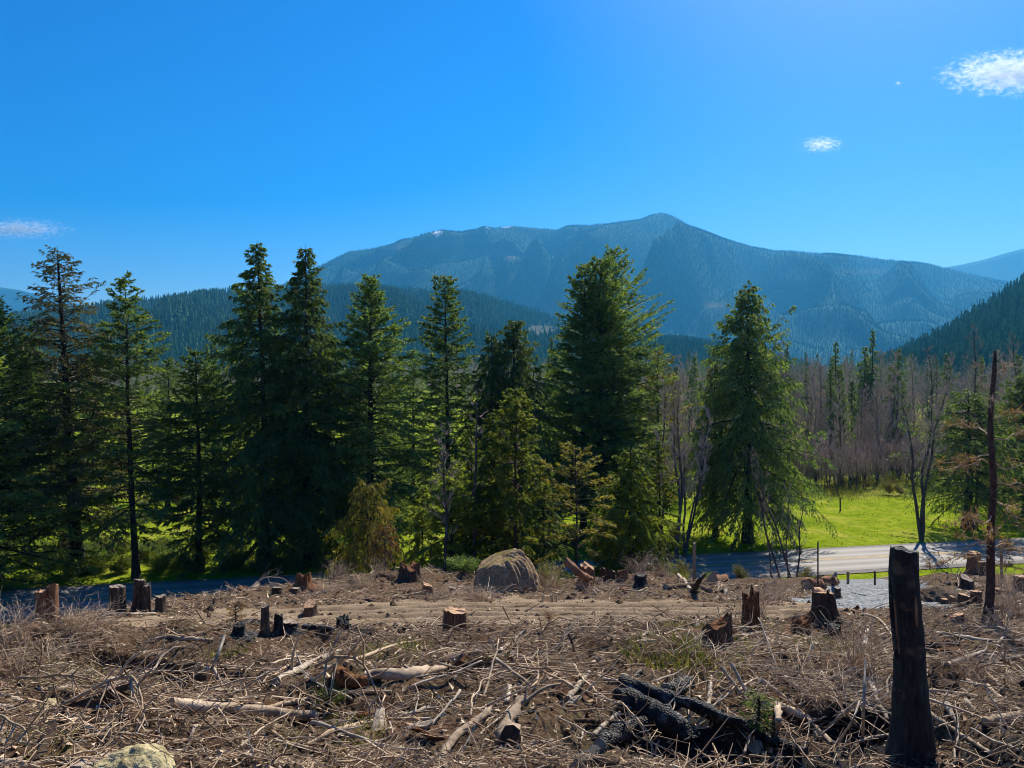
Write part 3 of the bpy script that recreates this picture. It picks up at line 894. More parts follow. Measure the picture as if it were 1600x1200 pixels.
conifer_at(1168, 69.5, 442, 96, 'wide-skirted cedar by the road with branches sweeping to the meadow', seed=116, mat=M_CED, group=GM, lean_px=5, cb=0.10, nbr=210, shape=0.78, up_top=0.35, up_low=-0.12, curve=-0.30, droop=0.55, hang=0.6, spray=12, trunk_r=0.42, gap=0.22, twist=0.2)
conifer_at(1118, 72, 560, 34, 'slim pale conifer at the left shoulder of the wide cedar', seed=117, mat=M_THIN, group=GM, cb=0.1, nbr=90, **CEDR, spray=10, nl=4)
conifer_at(1512, 76, 612, 72, 'dark low-branched conifer beside the road under the bare trees', seed=118, mat=M_CED, group=GM, cb=0.18, nbr=110, shape=0.35, up_top=0.3, up_low=-0.1, curve=-0.2, droop=0.4, hang=0.5, spray=9, nl=4, trunk_r=0.45, gap=0.3)
conifer_at(1600, 84, 588, 80, 'dark green conifer half out of frame at the right edge', seed=119, mat=M_FIR, group=GM, cb=0.08, nbr=150, **FIR, spray=9, nl=4)
conifer_at(1690, 78, 560, 80, 'dark conifer standing just beyond the right edge', seed=120, mat=M_FIR, group=GM, cb=0.08, nbr=130, **FIR, spray=9, nl=4)
conifer_at(1030, 76, 548, 40, 'olive feathery conifer right of the tight trio', seed=121, mat=M_YEL, group=GM, cb=0.2, nbr=90, shape=0.4, up_top=0.8, up_low=0.3, curve=-0.1, droop=0.1, spray=9, nl=4, gap=0.3)
conifer_at(645, 82, 545, 44, 'mid-green fir glimpsed behind the broad fir', seed=122, group=GM, cb=0.05, nbr=110, **FIR, spray=9, nl=4)
conifer_at(262, 88, 560, 56, 'dark fir in the gap behind the spire fir', seed=123, group=GM, cb=0.05, nbr=120, **FIR, spray=8, nl=4)
conifer_at(40, 74, 520, 80, 'lush fir behind the thin-crowned tree', seed=124, group=GM, cb=0.04, nbr=150, **FIR, spray=9, nl=4)

# ---- saplings this side of the road, at the edge of the clearing
def sapling(px, d, top, halfw, label, seed, mat, **kw):
    x = (px - 800) / 1200.0 * d
    return conifer_at(px, d, top, halfw, label, name='sapling_tree', base=gz(x, d) - 0.05, cat='sapling', seed=seed, mat=mat, group='saplings at the clearing edge', **kw)
sapling(806, 43, 606, 44, 'yellow-green young hemlock behind the boulder', 131, M_SAP, cb=0.18, nbr=95, shape=0.5, up_top=0.8, up_low=0.1, curve=-0.25, droop=0.35, hang=0.4, spray=16, leaf=(0.22, 0.07), gap=0.3, trunk_r=0.1)
sapling(770, 45, 640, 46, 'dark green young hemlock just left of the boulder', 132, M_BUSH, cb=0.06, nbr=110, **HEML, spray=15, leaf=(0.22, 0.07), trunk_r=0.10)
sapling(900, 42, 700, 50, 'yellowing half-dead sapling right of the boulder', 133, M_YEL, cb=0.2, nbr=60, shape=0.35, up_top=0.7, up_low=0.05, curve=-0.12, droop=0.15, spray=9, leaf=(0.2, 0.06), gap=0.45, trunk_r=0.07, bare=0.35)
sapling(985, 46, 700, 55, 'dense green young cedar right of the yellowing sapling', 134, M_BUSH, cb=0.03, nbr=130, **CEDR, spray=15, leaf=(0.22, 0.07), trunk_r=0.10)
sapling(948, 48, 760, 40, 'small dark cedar between two saplings', 135, M_CED, cb=0.03, nbr=80, **CEDR, spray=14, leaf=(0.2, 0.07), trunk_r=0.07)
sapling(1030, 49, 690, 34, 'slim green sapling beside the cluster of bare trunks', 136, M_BUSH, cb=0.05, nbr=80, **FIR, spray=12, leaf=(0.2, 0.07), trunk_r=0.07)
sapling(706, 44, 742, 52, 'low spreading hemlock with light green fan branches', 137, M_SAP, cb=0.08, nbr=70, shape=0.3, up_top=0.5, up_low=0.1, curve=-0.2, droop=0.25, spray=15, leaf=(0.22, 0.07), trunk_r=0.07)
sapling(735, 47, 660, 40, 'thin green sapling left of the dead-topped trunk', 138, M_BUSH, cb=0.1, nbr=80, **FIR, spray=12, leaf=(0.22, 0.07), trunk_r=0.08)
sapling(850, 47, 720, 38, 'small green sapling in the shade behind the boulder', 139, M_CED, cb=0.05, nbr=80, **HEML, spray=13, leaf=(0.2, 0.07), trunk_r=0.07)
sapling(574, 40, 752, 44, 'bowed yellow-olive sapling with drooping weeping branches', 140, M_YEL, cb=0.25, nbr=60, shape=0.3, up_top=0.5, up_low=0.35, curve=-0.95, droop=0.75, hang=1.2, spray=15, leaf=(0.2, 0.055), trunk_r=0.08, gap=0.2)
sapling(601, 38, 820, 18, 'little brown dead sapling with a tufted top', 141, M_RUST, cb=0.55, nbr=34, shape=0.3, up_top=0.4, up_low=0.2, curve=-0.6, droop=0.5, spray=15, leaf=(0.14, 0.04), trunk_r=0.05, bark=M_BARK2)
sapling(660, 47, 760, 30, 'small bright green sapling by the track mouth', 142, M_SAP, cb=0.05, nbr=70, **HEML, spray=13, leaf=(0.2, 0.07), trunk_r=0.06)

# ---- leafless trees
def bare_mesh(H, seed, spread=0.22, nprim=26, nsec=6, ntw=5, cb=0.3, r0=0.16, lean=(0, 0), up=1.1, crook=0.05, tw=0.012, stems=1, stem_spread=0.1, twmat=None, bark=None, sides=7, base_r=0.0):
    g = rng(seed)
    wood = MB(); tw_mb = MB()
    for st in range(stems):
        a = st * 2.4 + g.random() * 0.8
        dxy = np.array([math.cos(a), math.sin(a)]) * (stem_spread if stems > 1 else 0) + np.array(lean)
        Hs = H * (1 - 0.25 * g.random() * (st > 0))
        K = 12
        t = np.linspace(0, 1, K)
        wob = np.stack([fbm(t * 3 + st * 7, t * 0 + seed, seed, 2), fbm(t * 3 + 40 + st * 7, t * 0 + seed, seed, 2)], -1) * crook * Hs
        TP = np.concatenate([(dxy[None] * (t ** 0.9)[:, None] * Hs + wob - wob[0]), (Hs * t)[:, None]], 1)
        rr = r0 * (0.7 if stems > 1 else 1.0)
        TR = rr * (1 - t) ** 0.8 + 0.015
        TR[0] *= 1.3
        TP[:, :2] += g.normal(0, 1, 2)[None] * base_r
        wood.tube(np.vstack([TP[0] - [0, 0, 0.5], TP]), np.concatenate([[TR[0]], TR]), sides, False)
        def grow(B0, L, D, r, K2, wander, bend):
            n = len(B0)
            s = np.linspace(0, 1, K2)
            D = norm(D)
            J = np.cumsum(g.normal(0, wander, (n, K2, 3)), 1); J[:, 0] = 0
            P = B0[:, None] + (D[:, None] * s[None, :, None] + J * 0.35 * s[None, :, None] + np.array([0, 0, 1.0]) * (bend * s ** 2)[None, :, None]) * L[:, None, None]
            return P
        bt = cb + (0.98 - cb) * (np.arange(nprim) + g.random(nprim)) / nprim
        B0 = np.stack([np.interp(bt, t, TP[:, k]) for k in range(3)], -1)
        az = np.arange(nprim) * 2.4 + g.normal(0, 0.4, nprim)
        L1 = H * spread * (1.15 - bt) * (0.6 + 0.7 * g.random(nprim)) + 0.3
        D1 = np.stack([np.cos(az), np.sin(az), up * (0.6 + 0.8 * g.random(nprim))], -1)
        P1 = grow(B0, L1, D1, 0, 7, 0.10, 0.12)
        R1 = (np.interp(bt, t, TR) * 0.45)[:, None] * (1 - np.linspace(0, 1, 7)[None] * 0.85)
        wood.tube(P1, np.maximum(R1, tw * 0.8), 4, False)
        def kids(P, L, n, frac, w, minl):
            m = len(P)
            i = np.repeat(np.arange(m), n)
            s = 0.2 + 0.8 * g.random(len(i))
            K2 = P.shape[1]
            k = np.minimum((s * (K2 - 1)).astype(int), K2 - 2); f = (s * (K2 - 1) - k)[:, None]
            B = P[i, k] * (1 - f) + P[i, k + 1] * f
            T = norm(P[i, k + 1] - P[i, k])
            D = T * 0.8 + g.normal(0, 0.5, (len(i), 3)) + np.array([0, 0, 0.35 * up])
            LL = np.maximum(L[i] * frac * (1.1 - 0.6 * s) * (0.5 + g.random(len(i))), minl)
            return B, LL, D
        B, L2, D2 = kids(P1, L1, nsec, 0.5, 0, 0.3)
        P2 = grow(B, L2, D2, 0, 5, 0.12, 0.1)
        tw_mb.tube(P2, np.linspace(1.5, 0.6, 5)[None] * tw * np.ones((len(P2), 1)), 3, False)
        if ntw:
            B, L3, D3 = kids(P2, L2, ntw, 0.6, 0, 0.2)
            P3 = grow(B, L3, D3, 0, 3, 0.15, 0.1)
            tw_mb.tube(P3, np.linspace(0.9, 0.45, 3)[None] * tw * np.ones((len(P3), 1)), 3, False)
    return wood.mesh('trunk', bark or M_BARK2, True), tw_mb.mesh('crown', twmat or M_TWIG, False)

# nearer leafless trees and trunks
def bare_at(px, d, top, label, seed, base=None, name='bare_tree', cat='bare tree', group='leafless trees by the road', **kw):
    p = on_valley(px, d)
    p.z = (gz(p.x, p.y) - 0.1) if base == 'hill' else 0.0
    H = CAMZ + (580 - top) / 1200.0 * d - p.z
    return tree(name, label, cat, p, bare_mesh(H, seed, **kw), group)
bare_at(1440, 70.5, 600, 'grey leafless tree forking into spread stems at the far road edge', 201, stems=3, stem_spread=0.16, spread=0.2, nprim=16, cb=0.35, r0=0.22, up=1.6)
bare_at(1524, 77, 640, 'slim leafless tree leaning by the road edge', 202, lean=(0.05, 0), spread=0.2, r0=0.2, up=1.4, nprim=20)
bare_at(1527, 108, 506, 'tall leafless tree rising highest over the right wood', 203, spread=0.16, r0=0.22, cb=0.5, up=1.5, nprim=30)
bare_at(1449, 112, 540, 'tall dark leafless tree standing left of the highest one', 204, spread=0.2, r0=0.24, cb=0.3, up=0.8, nprim=30)
bare_at(1578, 100, 520, 'leafless tree close behind the reddish dead trunk', 205, spread=0.17, r0=0.18, cb=0.4, up=1.4, nprim=28)
bare_at(1058, 62.8, 596, 'thick dark leafless trunk in the cluster near the road', 206, spread=0.13, r0=0.2, cb=0.45, up=1.6, nprim=22, stems=2, stem_spread=0.035)
bare_at(1070, 64.5, 640, 'leafless tree splaying up to the right of the dark cluster', 207, spread=0.14, r0=0.14, cb=0.4, up=1.8, lean=(0.06, 0), nprim=18, stems=3, stem_spread=0.09)
bare_at(1048, 50, 600, 'pale thin leafless stem left of the dark cluster', 208, base='hill', spread=0.10, r0=0.09, cb=0.4, up=1.8, nprim=18)
bare_at(745, 44, 604, 'grey-brown dead-topped trunk behind the boulder', 209, base='hill', spread=0.07, r0=0.14, cb=0.25, up=0.3, nprim=16, nsec=3, ntw=2)
bare_at(693, 42, 668, 'dead twiggy trunk left of the boulder', 210, base='hill', spread=0.14, r0=0.10, cb=0.3, up=1.0, nprim=18, nsec=4, ntw=3)
bare_at(797, 45, 660, 'reddish clustered stems inside the yellow-green hemlock', 211, base='hill', stems=4, stem_spread=0.03, spread=0.08, r0=0.09, cb=0.4, up=1.6, nprim=8)
for k, (px, d, tp, ln) in enumerate([(1220, 46, 705, -0.25), (1238, 45, 700, -0.32), (1232, 47, 760, 0.02), (1208, 46.5, 770, -0.12), (1245, 45.5, 790, 0.06)]):
    bare_at(px, d, tp, ['whippy bare sapling leaning far left before the wide cedar', 'longest leaning whip before the wide cedar', 'upright thin whip before the wide cedar', 'short dark whip at the left of the leaning clump', 'short upright whip at the right of the leaning clump'][k], 220 + k,
            base='hill', name='whip_sapling', cat='sapling', group='bare whips by the road', spread=0.13, r0=0.045, cb=0.3, up=1.7, nprim=14, nsec=3, ntw=2, lean=(ln, 0), tw=0.007, sides=5)

# ---- the wood across the valley: each tree an object, copied from a few patterns
AP = [bare_mesh(17 + 1.5 * k, 300 + k, spread=(0.16, 0.2, 0.18, 0.22, 0.15, 0.2)[k], nprim=32, nsec=8, ntw=6, cb=0.18, r0=0.14, up=1.2, tw=0.024) for k in range(6)]
CP = [conifer_mesh(20 + 2.5 * k, (3.0, 3.6, 3.2, 4.0)[k], 330 + k, mat=(M_FIR, M_FIR, M_CED, M_HEM)[k], cb=0.08, nbr=110, spray=6, nl=4, leaf=(0.5, 0.2), **(FIR, CEDR, FIR, HEML)[k]) for k in range(4)]
g = rng(77)
GA, GC = 'bare alders of the valley wood', 'conifers of the valley wood'
def wood_spot(i):
    while True:
        y = 112 + 230 * g.random() ** 1.25
        px = g.uniform(1015, 1720)
        x = (px - 800) / 1200 * y
        if y > 106 + 0.05 * (x - 40):
            return x, y
for i in range(235):
    x, y = wood_spot(i)
    m = AP[i % 6]
    tree('alder_tree', 'bare brown-twigged alder in the wood behind the right meadow', 'bare tree', (x, y, -0.2), m, GA, g.random() * 6.28, 0.5 + 0.4 * g.random() * (1 if y > 140 else 0.8))
for i in range(84):
    x, y = wood_spot(i)
    y += 10
    m = CP[i % 4]
    tree('conifer_tree', 'dark conifer among the bare alders behind the right meadow', 'conifer', (x, y, -0.2), m, GC, g.random() * 6.28, 0.30 + 0.5 * g.random())
for px, d, sc_, k, lab in [(1312, 128, 0.80, 0, 'open grey-green conifer at the front edge of the valley wood'), (1298, 131, 0.66, 3, 'slim conifer touching the left of the open grey-green one'), (1352, 170, 0.95, 1, 'tall dark conifer in the middle of the valley wood'),
                           (1362, 176, 1.0, 2, 'tallest dark conifer in the middle of the valley wood'), (1228, 190, 0.9, 2, 'dark conifer right of the wide cedar top'), (1262, 150, 0.6, 3, 'small dark conifer right of the wide cedar'),
                           (1085, 170, 0.85, 1, 'dark conifer left of the wide cedar top'), (1590, 112, 0.72, 2, 'dense dark conifer low at the right edge'), (1395, 150, 0.6, 0, 'short conifer in front of the bare alders'), (1480, 190, .9, 1, 'dark conifer behind the tall dark leafless tree')]:
    tree('conifer_tree', lab, 'conifer', on_valley(px, d) - Vector((0, 0, .1)), CP[k], GC, g.random() * 6, sc_)
# left and centre: trees standing across the pasture, seen through the gaps
for i in range(70):
    d = g.uniform(150, 330)
    px = g.uniform(-150, 1010)
    isc = g.random() < 0.62
    m = CP[i % 4] if isc else AP[i % 6]
    tree('conifer_tree' if isc else 'alder_tree', 'conifer across the pasture, glimpsed between the roadside trees' if isc else 'bare alder across the pasture, glimpsed between the roadside trees', 'conifer' if isc else 'bare tree',
         on_valley(px, d) - Vector((0, 0, .1)), m, 'conifers across the pasture' if isc else 'alders across the pasture', g.random() * 6, 0.5 + 0.45 * g.random())

# ---- bushes: leafy ones along the road and in the pasture, leafless thickets before the wood
def bush_mesh(seed, H=2.0, Rr=1.4, n=2600, mat=None, leaf=(0.16, 0.07)):
    g = rng(seed)
    ns = 22
    az = g.random(ns) * 6.28; sp = Rr * (0.2 + 0.8 * g.random(ns)); hh = H * (0.45 + 0.55 * g.random(ns))
    s = np.linspace(0, 1, 6)
    w = np.cumsum(g.normal(0, 0.05, (ns, 6, 3)), 1); w[:, 0] = 0
    P = np.stack([np.cos(az)[:, None] * sp[:, None] * s ** 1.2, np.sin(az)[:, None] * sp[:, None] * s ** 1.2, hh[:, None] * s], -1) + w * H * 0.6
    st = MB().tube(P, np.linspace(0.022, 0.006, 6)[None] * np.ones((ns, 1)), 4, False, 0.4)
    i = g.integers(0, ns, n); u = 0.25 + 0.75 * g.random(n)
    k = np.minimum((u * 5).astype(int), 4); f = (u * 5 - k)[:, None]
    c = P[i, k] * (1 - f) + P[i, k + 1] * f + g.normal(0, 0.13, (n, 3)) * H * [1, 1, 0.6]
    c[:, 2] = np.maximum(c[:, 2], 0.03)
    V, F = leaves(c, g.normal(0, 1, (n, 3)) + [0, 0, 0.3], leaf[0] * (0.6 + 0.8 * g.random(n)), leaf[1] * (0.7 + 0.6 * g.random(n)), g, 1.0)
    tint = np.clip(0.5 + 0.3 * g.normal(0, 1, ns)[i] * 0.6 + 0.25 * g.normal(0, 1, n), 0, 1)
    return st.mesh('stems', M_BARK2), mesh('leaves', V, [F], mat or M_BUSH, {'tint': np.repeat(tint, 3)})
BU = [bush_mesh(400, 2.0, 1.5), bush_mesh(401, 1.5, 1.8), bush_mesh(402, 2.6, 1.5, 3000), bush_mesh(403, 1.6, 1.6, 2600, M_CED), bush_mesh(404, 2.2, 1.6, 2800, M_THIN), bush_mesh(405, 3.2, 1.8, 3200, M_YEL)]
def bush(px, d, k, sc, label, group, z=0.0):
    p = on_valley(px, d); p.z = z
    e = empty('bush', p, g.random() * 6.28, sc)
    link('stems', BU[k][0], e); link('leaves', BU[k][1], e)
    return tag(e, label, 'bush', group)
for i in range(84):
    d = g.uniform(57.5, 67) ; px = g.uniform(-60, 660)
    x = (px - 800) / 1200 * d
    d = max(d, road_c(x) + 5.2)
    bush(px, d, (0, 1, 3, 1, 3)[i % 5], 0.40 + 0.55 * g.random(), 'leafy bush in the verge under the tall roadside conifers', 'verge bushes')
for i in range(84):
    d = g.uniform(74, 150); px = g.uniform(-80, 1060)
    bush(px, d, (0, 2, 4, 5, 2, 4)[i % 6], 0.8 + 0.9 * g.random(), 'yellow-green bush in the pasture behind the tall roadside conifers', 'pasture bushes')
for i in range(9):
    bush(g.uniform(870, 1060), g.uniform(64.5, 70), (0, 3, 4)[i % 3], 0.5 + 0.4 * g.random(), 'bush across the road right of the boulder', 'bushes across the road')
for i in range(26):
    px = g.uniform(1255, 1700); d = g.uniform(97, 110)
    bush(px, d, (1, 4, 0, 5)[i % 4], 0.35 + 0.45 * g.random(), 'scrubby bush in the rough strip before the valley wood', 'scrub before the wood')
TH = [bare_mesh(3.6 + 0.7 * k, 420 + k, spread=0.34, nprim=9, nsec=6, ntw=5, cb=0.1, r0=0.06, up=1.5, tw=0.016, stems=9, stem_spread=0.16, base_r=1.3) for k in range(3)]
for i in range(58):
    px = g.uniform(1050, 1720); d = 104 + 36 * g.random() ** 1.3
    tree('thicket_bush', 'leafless brown thicket at the foot of the valley wood', 'thicket', on_valley(px, d), TH[i % 3], 'thickets of the valley wood', g.random() * 6.28, 0.7 + 0.7 * g.random())
tree('thicket_bush', 'round dark leafless thicket at the meadow end, left of the open conifer', 'thicket', on_valley(1296, 103), TH[1], 'thickets of the valley wood', 1.0, 1.15)
tree('thicket_bush', 'round dark leafless thicket at the meadow end, under the open conifer', 'thicket', on_valley(1316, 102), TH[2], 'thickets of the valley wood', 2.0, 1.05)
for i in range(30):
    d = g.uniform(78, 130); px = g.uniform(-80, 1050)
    tree('conifer_tree', 'mid-sized conifer in the pasture just behind the roadside trees', 'conifer', on_valley(px, d) - Vector((0, 0, .1)), CP[i % 4], 'conifers in the near pasture', g.random() * 6, 0.42 + 0.34 * g.random())

# ---- meadow grass standing up from the pasture
def meadow_grass():
    g = rng(321)
    n = 90000
    y = 57 + 52 * g.random(n) ** 1.2
    px = np.where(g.random(n) < 0.62, g.uniform(1040, 1640, n), g.uniform(-60, 1040, n))
    x = (px - 800) / 1200 * y
    dr = np.abs(y - road_c(x)) / RN - RW
    den = 0.45 + 1.3 * fbm(x / 3.0, y / 3.0, 93, 3)
    keep = (dr > 0.7) & (y > road_c(x)) & (g.random(n) < np.clip(den, 0.08, 1))
    x, y = x[keep], y[keep]; n = len(x)
    P = np.stack([x, y, np.full(n, -0.03)], -1)
    rgh = sstep(88, 98, y)
    kp = (g.random(n) < 0.06 + 0.94 * rgh)
    P, rgh, x, y = P[kp], rgh[kp], x[kp], y[kp]; n = len(x)
    h = (0.08 + 0.10 * g.random(n)) * (1 + 2.0 * rgh)
    V, F = leaves(P, g.normal(0, 0.4, (n, 3)) + [0, 0, 1.0], h, 0.05 + 0.06 * g.random(n), g, 3.0)
    t = np.clip(0.25 + 0.3 * g.random(n) + 0.35 * rgh * g.random(n) + 0.25 * fbm(x / 5, y / 5, 95, 2), 0, 1)
    tag(link('meadow_grass', mesh('meadow_grass', V, [F], M_GRASS, {'tint': np.repeat(t, 3)})), 'short lush grass of the pasture beyond the road', kind='stuff')
meadow_grass()

# far woodland that reads as one mass
def far_wood():
    src = []
    base = [('trees', AP[0][1]), ('trees', AP[3][1]), ('trees', CP[0][1]), ('trees', CP[2][1])]
    ng = bpy.data.node_groups.new('far_woodland', 'GeometryNodeTree')
    ng.interface.new_socket('Geometry', in_out='INPUT', socket_type='NodeSocketGeometry')
    ng.interface.new_socket('Geometry', in_out='OUTPUT', socket_type='NodeSocketGeometry')
    n, l = ng.nodes, ng.links
    gi = n.new('NodeGroupInput'); go = n.new('NodeGroupOutput')
    jn = n.new('GeometryNodeJoinGeometry')
    crowns = {}
    for o in bpy.data.objects:
        if o.type == 'MESH' and o.name.startswith('crown'):
            crowns.setdefault(o.data.name, o)
    for k, me in enumerate([AP[0][1], AP[3][1], CP[0][1], CP[2][1]]):
        dp = n.new('GeometryNodeDistributePointsOnFaces')
        l.new(gi.outputs[0], dp.inputs['Mesh'])
        dp.inputs['Density'].default_value = (0.0022, 0.0022, 0.0014, 0.0014)[k]
        dp.inputs['Seed'].default_value = 10 + k
        oi = n.new('GeometryNodeObjectInfo'); oi.inputs['Object'].default_value = crowns[me.name]
        oi.transform_space = 'ORIGINAL'
        ip = n.new('GeometryNodeInstanceOnPoints')
        l.new(dp.outputs['Points'], ip.inputs['Points']); l.new(oi.outputs['Geometry'], ip.inputs['Instance'])
        rv = n.new('FunctionNodeRandomValue'); rv.data_type = 'FLOAT'
        rv.inputs[2].default_value = 0.55; rv.inputs[3].default_value = 1.05
        l.new(rv.outputs[1], ip.inputs['Scale'])
        rr = n.new('FunctionNodeRandomValue'); rr.data_type = 'FLOAT_VECTOR'
        rr.inputs[0].default_value = (0, 0, 0); rr.inputs[1].default_value = (0, 0, 6.28)
        l.new(rr.outputs[0], ip.inputs['Rotation'])
        l.new(ip.outputs[0], jn.inputs[0])
    l.new(jn.outputs[0], go.inputs[0])
    V = [(-300, 350, 0), (300, 350, 0), (900, 1050, 0), (-900, 1050, 0)]
    o = link('far_woodland', mesh('far_woodland', V, [np.array([[0, 1, 2, 3]])], M_TWIG))
    md = o.modifiers.new('scatter', 'NODES'); md.node_group = ng
    tag(o, 'far mixed woodland filling the valley floor below the hills', kind='stuff')
far_wood()
# ------------------------------------------------------------------ wood, rock and slash on the clearing
M_STICK = mat_simple('weathered_branch', [(0.12, (0.06, 0.036, 0.022)), (0.34, (0.21, 0.138, 0.085)), (0.56, (0.42, 0.30, 0.19)), (0.82, (0.70, 0.56, 0.40))], 16, 0.85, 0.2, 0.5, 0.01, use_tint=True, fine=60)
M_LOG = mat_simple('pale_peeled_log', [(0.28, (0.13, 0.09, 0.06)), (0.48, (0.36, 0.27, 0.185)), (0.72, (0.58, 0.46, 0.335))], 5, 0.85, 0.2, 0.6, 0.015, (1, 1, 1), byobj=0.25, fine=30)
M_BIRCH = mat_simple('pale_birch_bark', [(0.30, (0.09, 0.07, 0.05)), (0.42, (0.33, 0.27, 0.20)), (0.7, (0.56, 0.47, 0.365))], 9, 0.8, 0.2, 0.4, 0.01, byobj=0.15)
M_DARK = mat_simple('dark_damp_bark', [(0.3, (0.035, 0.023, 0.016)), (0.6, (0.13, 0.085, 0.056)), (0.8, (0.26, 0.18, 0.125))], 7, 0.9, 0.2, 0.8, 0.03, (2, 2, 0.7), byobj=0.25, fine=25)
M_RED = mat_simple('red_cedar_bark', [(0.28, (0.08, 0.038, 0.022)), (0.5, (0.24, 0.12, 0.068)), (0.75, (0.42, 0.24, 0.14))], 7, 0.9, 0.15, 0.9, 0.04, (4, 4, 0.35), byobj=0.2, fine=14)
M_ROT = mat_simple('rotten_orange_wood', [(0.3, (0.05, 0.025, 0.014)), (0.5, (0.19, 0.085, 0.038)), (0.75, (0.40, 0.21, 0.10))], 8, 0.95, 0.1, 1.0, 0.05, (2, 2, 0.6), fine=20)

def mat_char():
    m, nt, n, l = material('charred_wood')
    v = coords(n, l, 'Object')
    vo = N(n, 'ShaderNodeTexVoronoi'); vo.inputs['Scale'].default_value = 45
    l.new(v, vo.inputs['Vector'])
    n1 = noise(n, l, 5, 7, 0.7, v)
    c = ramp(n, l, n1, [(0.3, (0.006, 0.006, 0.007)), (0.53, (0.018, 0.017, 0.017)), (0.60, (0.10, 0.095, 0.09)), (0.75, (0.34, 0.325, 0.31))])
    p = principled(n, l, c, 0.65, 0.3, vo.outputs['Distance'], 0.9, 0.03)
    out(n, l, p.outputs[0])
    return m
M_CHAR = mat_char()

def mat_cut(name, a, b, c2):
    m, nt, n, l = material(name)
    v = coords(n, l, 'Object')
    n1 = noise(n, l, 9, 5, 0.6, v); n2 = noise(n, l, 60, 4, 0.6, v)
    c = ramp(n, l, n1, [(0.3, a), (0.5, b), (0.75, c2)])
    c = mixc(n, l, 0.6, c, ramp(n, l, n2, [(0.35, (0.6, 0.6, 0.6)), (0.65, (1.1, 1.1, 1.1))]), 'MULTIPLY')
    p = principled(n, l, c, 0.8, 0.2, n2, 0.4, 0.01)
    out(n, l, p.outputs[0])
    return m
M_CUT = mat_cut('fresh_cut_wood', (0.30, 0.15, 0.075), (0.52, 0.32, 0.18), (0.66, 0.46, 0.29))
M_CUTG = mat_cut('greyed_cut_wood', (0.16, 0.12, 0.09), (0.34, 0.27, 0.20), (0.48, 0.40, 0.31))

def stump(px, py, wpx, hpx, label, seed, bark=None, cut=None, tilt=(0.0, 0.0), flare=0.5, jag=0.05, name='tree_stump', cat='stump', taper=0.1, lobes=0.11, pos=None, group='cut stumps on the clearing', pit=False):
    g = rng(seed)
    p = pos or hit(px, py)
    d = p.y
    r = wpx / 2400.0 * d; h = hpx / 1200.0 * d
    n = 26
    th = np.arange(n) * 2 * math.pi / n
    rz_ = g.random() * 6.28 if pos is None and tilt == (0.0, 0.0) else 0.0
    if tilt == (0.0, 0.0):
        tilt = (g.normal(0, 0.16), g.normal(0, 0.16))
    lob = 1 + lobes * (np.sin(3 * th + g.random() * 6) + 0.7 * np.sin(5 * th + g.random() * 6) + 0.5 * np.sin(8 * th + g.random() * 6))
    root = np.clip(np.sin(5 * th + g.random() * 6), 0, 1) + 0.6 * np.clip(np.sin(3 * th + g.random() * 6), 0, 1)
    zs = np.array([-0.55, -0.12, 0.0, 0.1, 0.22, 0.4, 0.6, 0.8, 0.93, 1.0])
    V = []
    for k, z in enumerate(zs):
        fl = flare * math.exp(-max(z, -0.2) * 5.5)
        rr = r * (lob * (1 - taper * z) + fl * (0.35 + root) + 0.03 * g.normal(0, 1, n))
        zz = np.full(n, z * h)
        if k == len(zs) - 1:
            jj = jag * h * (g.random(n) ** 2 + 0.4 * np.clip(np.sin(2 * th + seed), 0, 1))
            zz = zz + rr * np.cos(th) * tilt[0] + rr * np.sin(th) * tilt[1] + jj
        elif z > 0.7:
            zz = zz + (rr * np.cos(th) * tilt[0] + rr * np.sin(th) * tilt[1]) * 0.6
        V.append(np.stack([rr * np.cos(th), rr * np.sin(th), zz], -1))
    K = len(zs)
    V = np.array(V).reshape(-1, 3)
    i = np.arange(K - 1)[:, None] * n + np.arange(n)[None]
    j = np.arange(K - 1)[:, None] * n + (np.arange(n)[None] + 1) % n
    q = np.stack([i, j, j + n, i + n], -1).reshape(-1, 4)
    e = empty(name, p, rz_)
    link('bark', mesh('bark', V, [q], bark or M_RED, None, True), e)
    top = V[(K - 1) * n:]
    c = top.mean(0) - np.array([0, 0, (0.25 * jag * h if jag else 0.0) + (0.3 * h if pit else 0)])
    mid = (top * 0.5 + c * 0.5); mid[:, 2] += g.normal(0, 0.012, n) * (1 + 6 * jag) * h
    W = np.vstack([top, mid, c[None]])
    a = np.arange(n); b = (a + 1) % n
    qq = np.stack([a, b, n + b, n + a], -1)
    tt = np.stack([n + a, n + b, np.full(n, 2 * n)], -1)
    link('cut_face', mesh('cut_face', W, [qq, tt], cut or M_CUT, None, jag == 0), e)
    return tag(e, label, cat, group)

# split reddish stump beside the track and the others
stump(711, 989, 37, 34, 'split reddish stump standing alone below the dirt track', 1, taper=0.04, flare=0.12, jag=0.10, lobes=0.05)
pt = Vector((-734 / 1200 * 17.5, 17.5, 0)); pt.z = gz(pt.x, pt.y)
stump(66, 966, 19, 62, 'wider left half of the twin red stump by the brush', 2, pos=pt, taper=0.05, flare=0.1, cut=M_CUT)
pt = Vector((-718 / 1200 * 17.6, 17.6, 0)); pt.z = gz(pt.x, pt.y)
stump(81, 964, 16, 67, 'right half of the twin red stump by the brush', 3, pos=pt, taper=0.03, flare=0.1, cut=M_CUT)
def post_stump(*a, **k):
    return stump(*a, **k)
pl = at(182, 962, 21.5); pl.z = gz(pl.x, pl.y)
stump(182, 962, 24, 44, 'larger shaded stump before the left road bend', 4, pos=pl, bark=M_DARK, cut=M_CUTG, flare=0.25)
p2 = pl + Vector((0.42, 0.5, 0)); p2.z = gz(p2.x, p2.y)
stump(197, 960, 18, 50, 'taller shaded stump behind the larger one before the road bend', 5, pos=p2, bark=M_DARK, cut=M_CUTG)
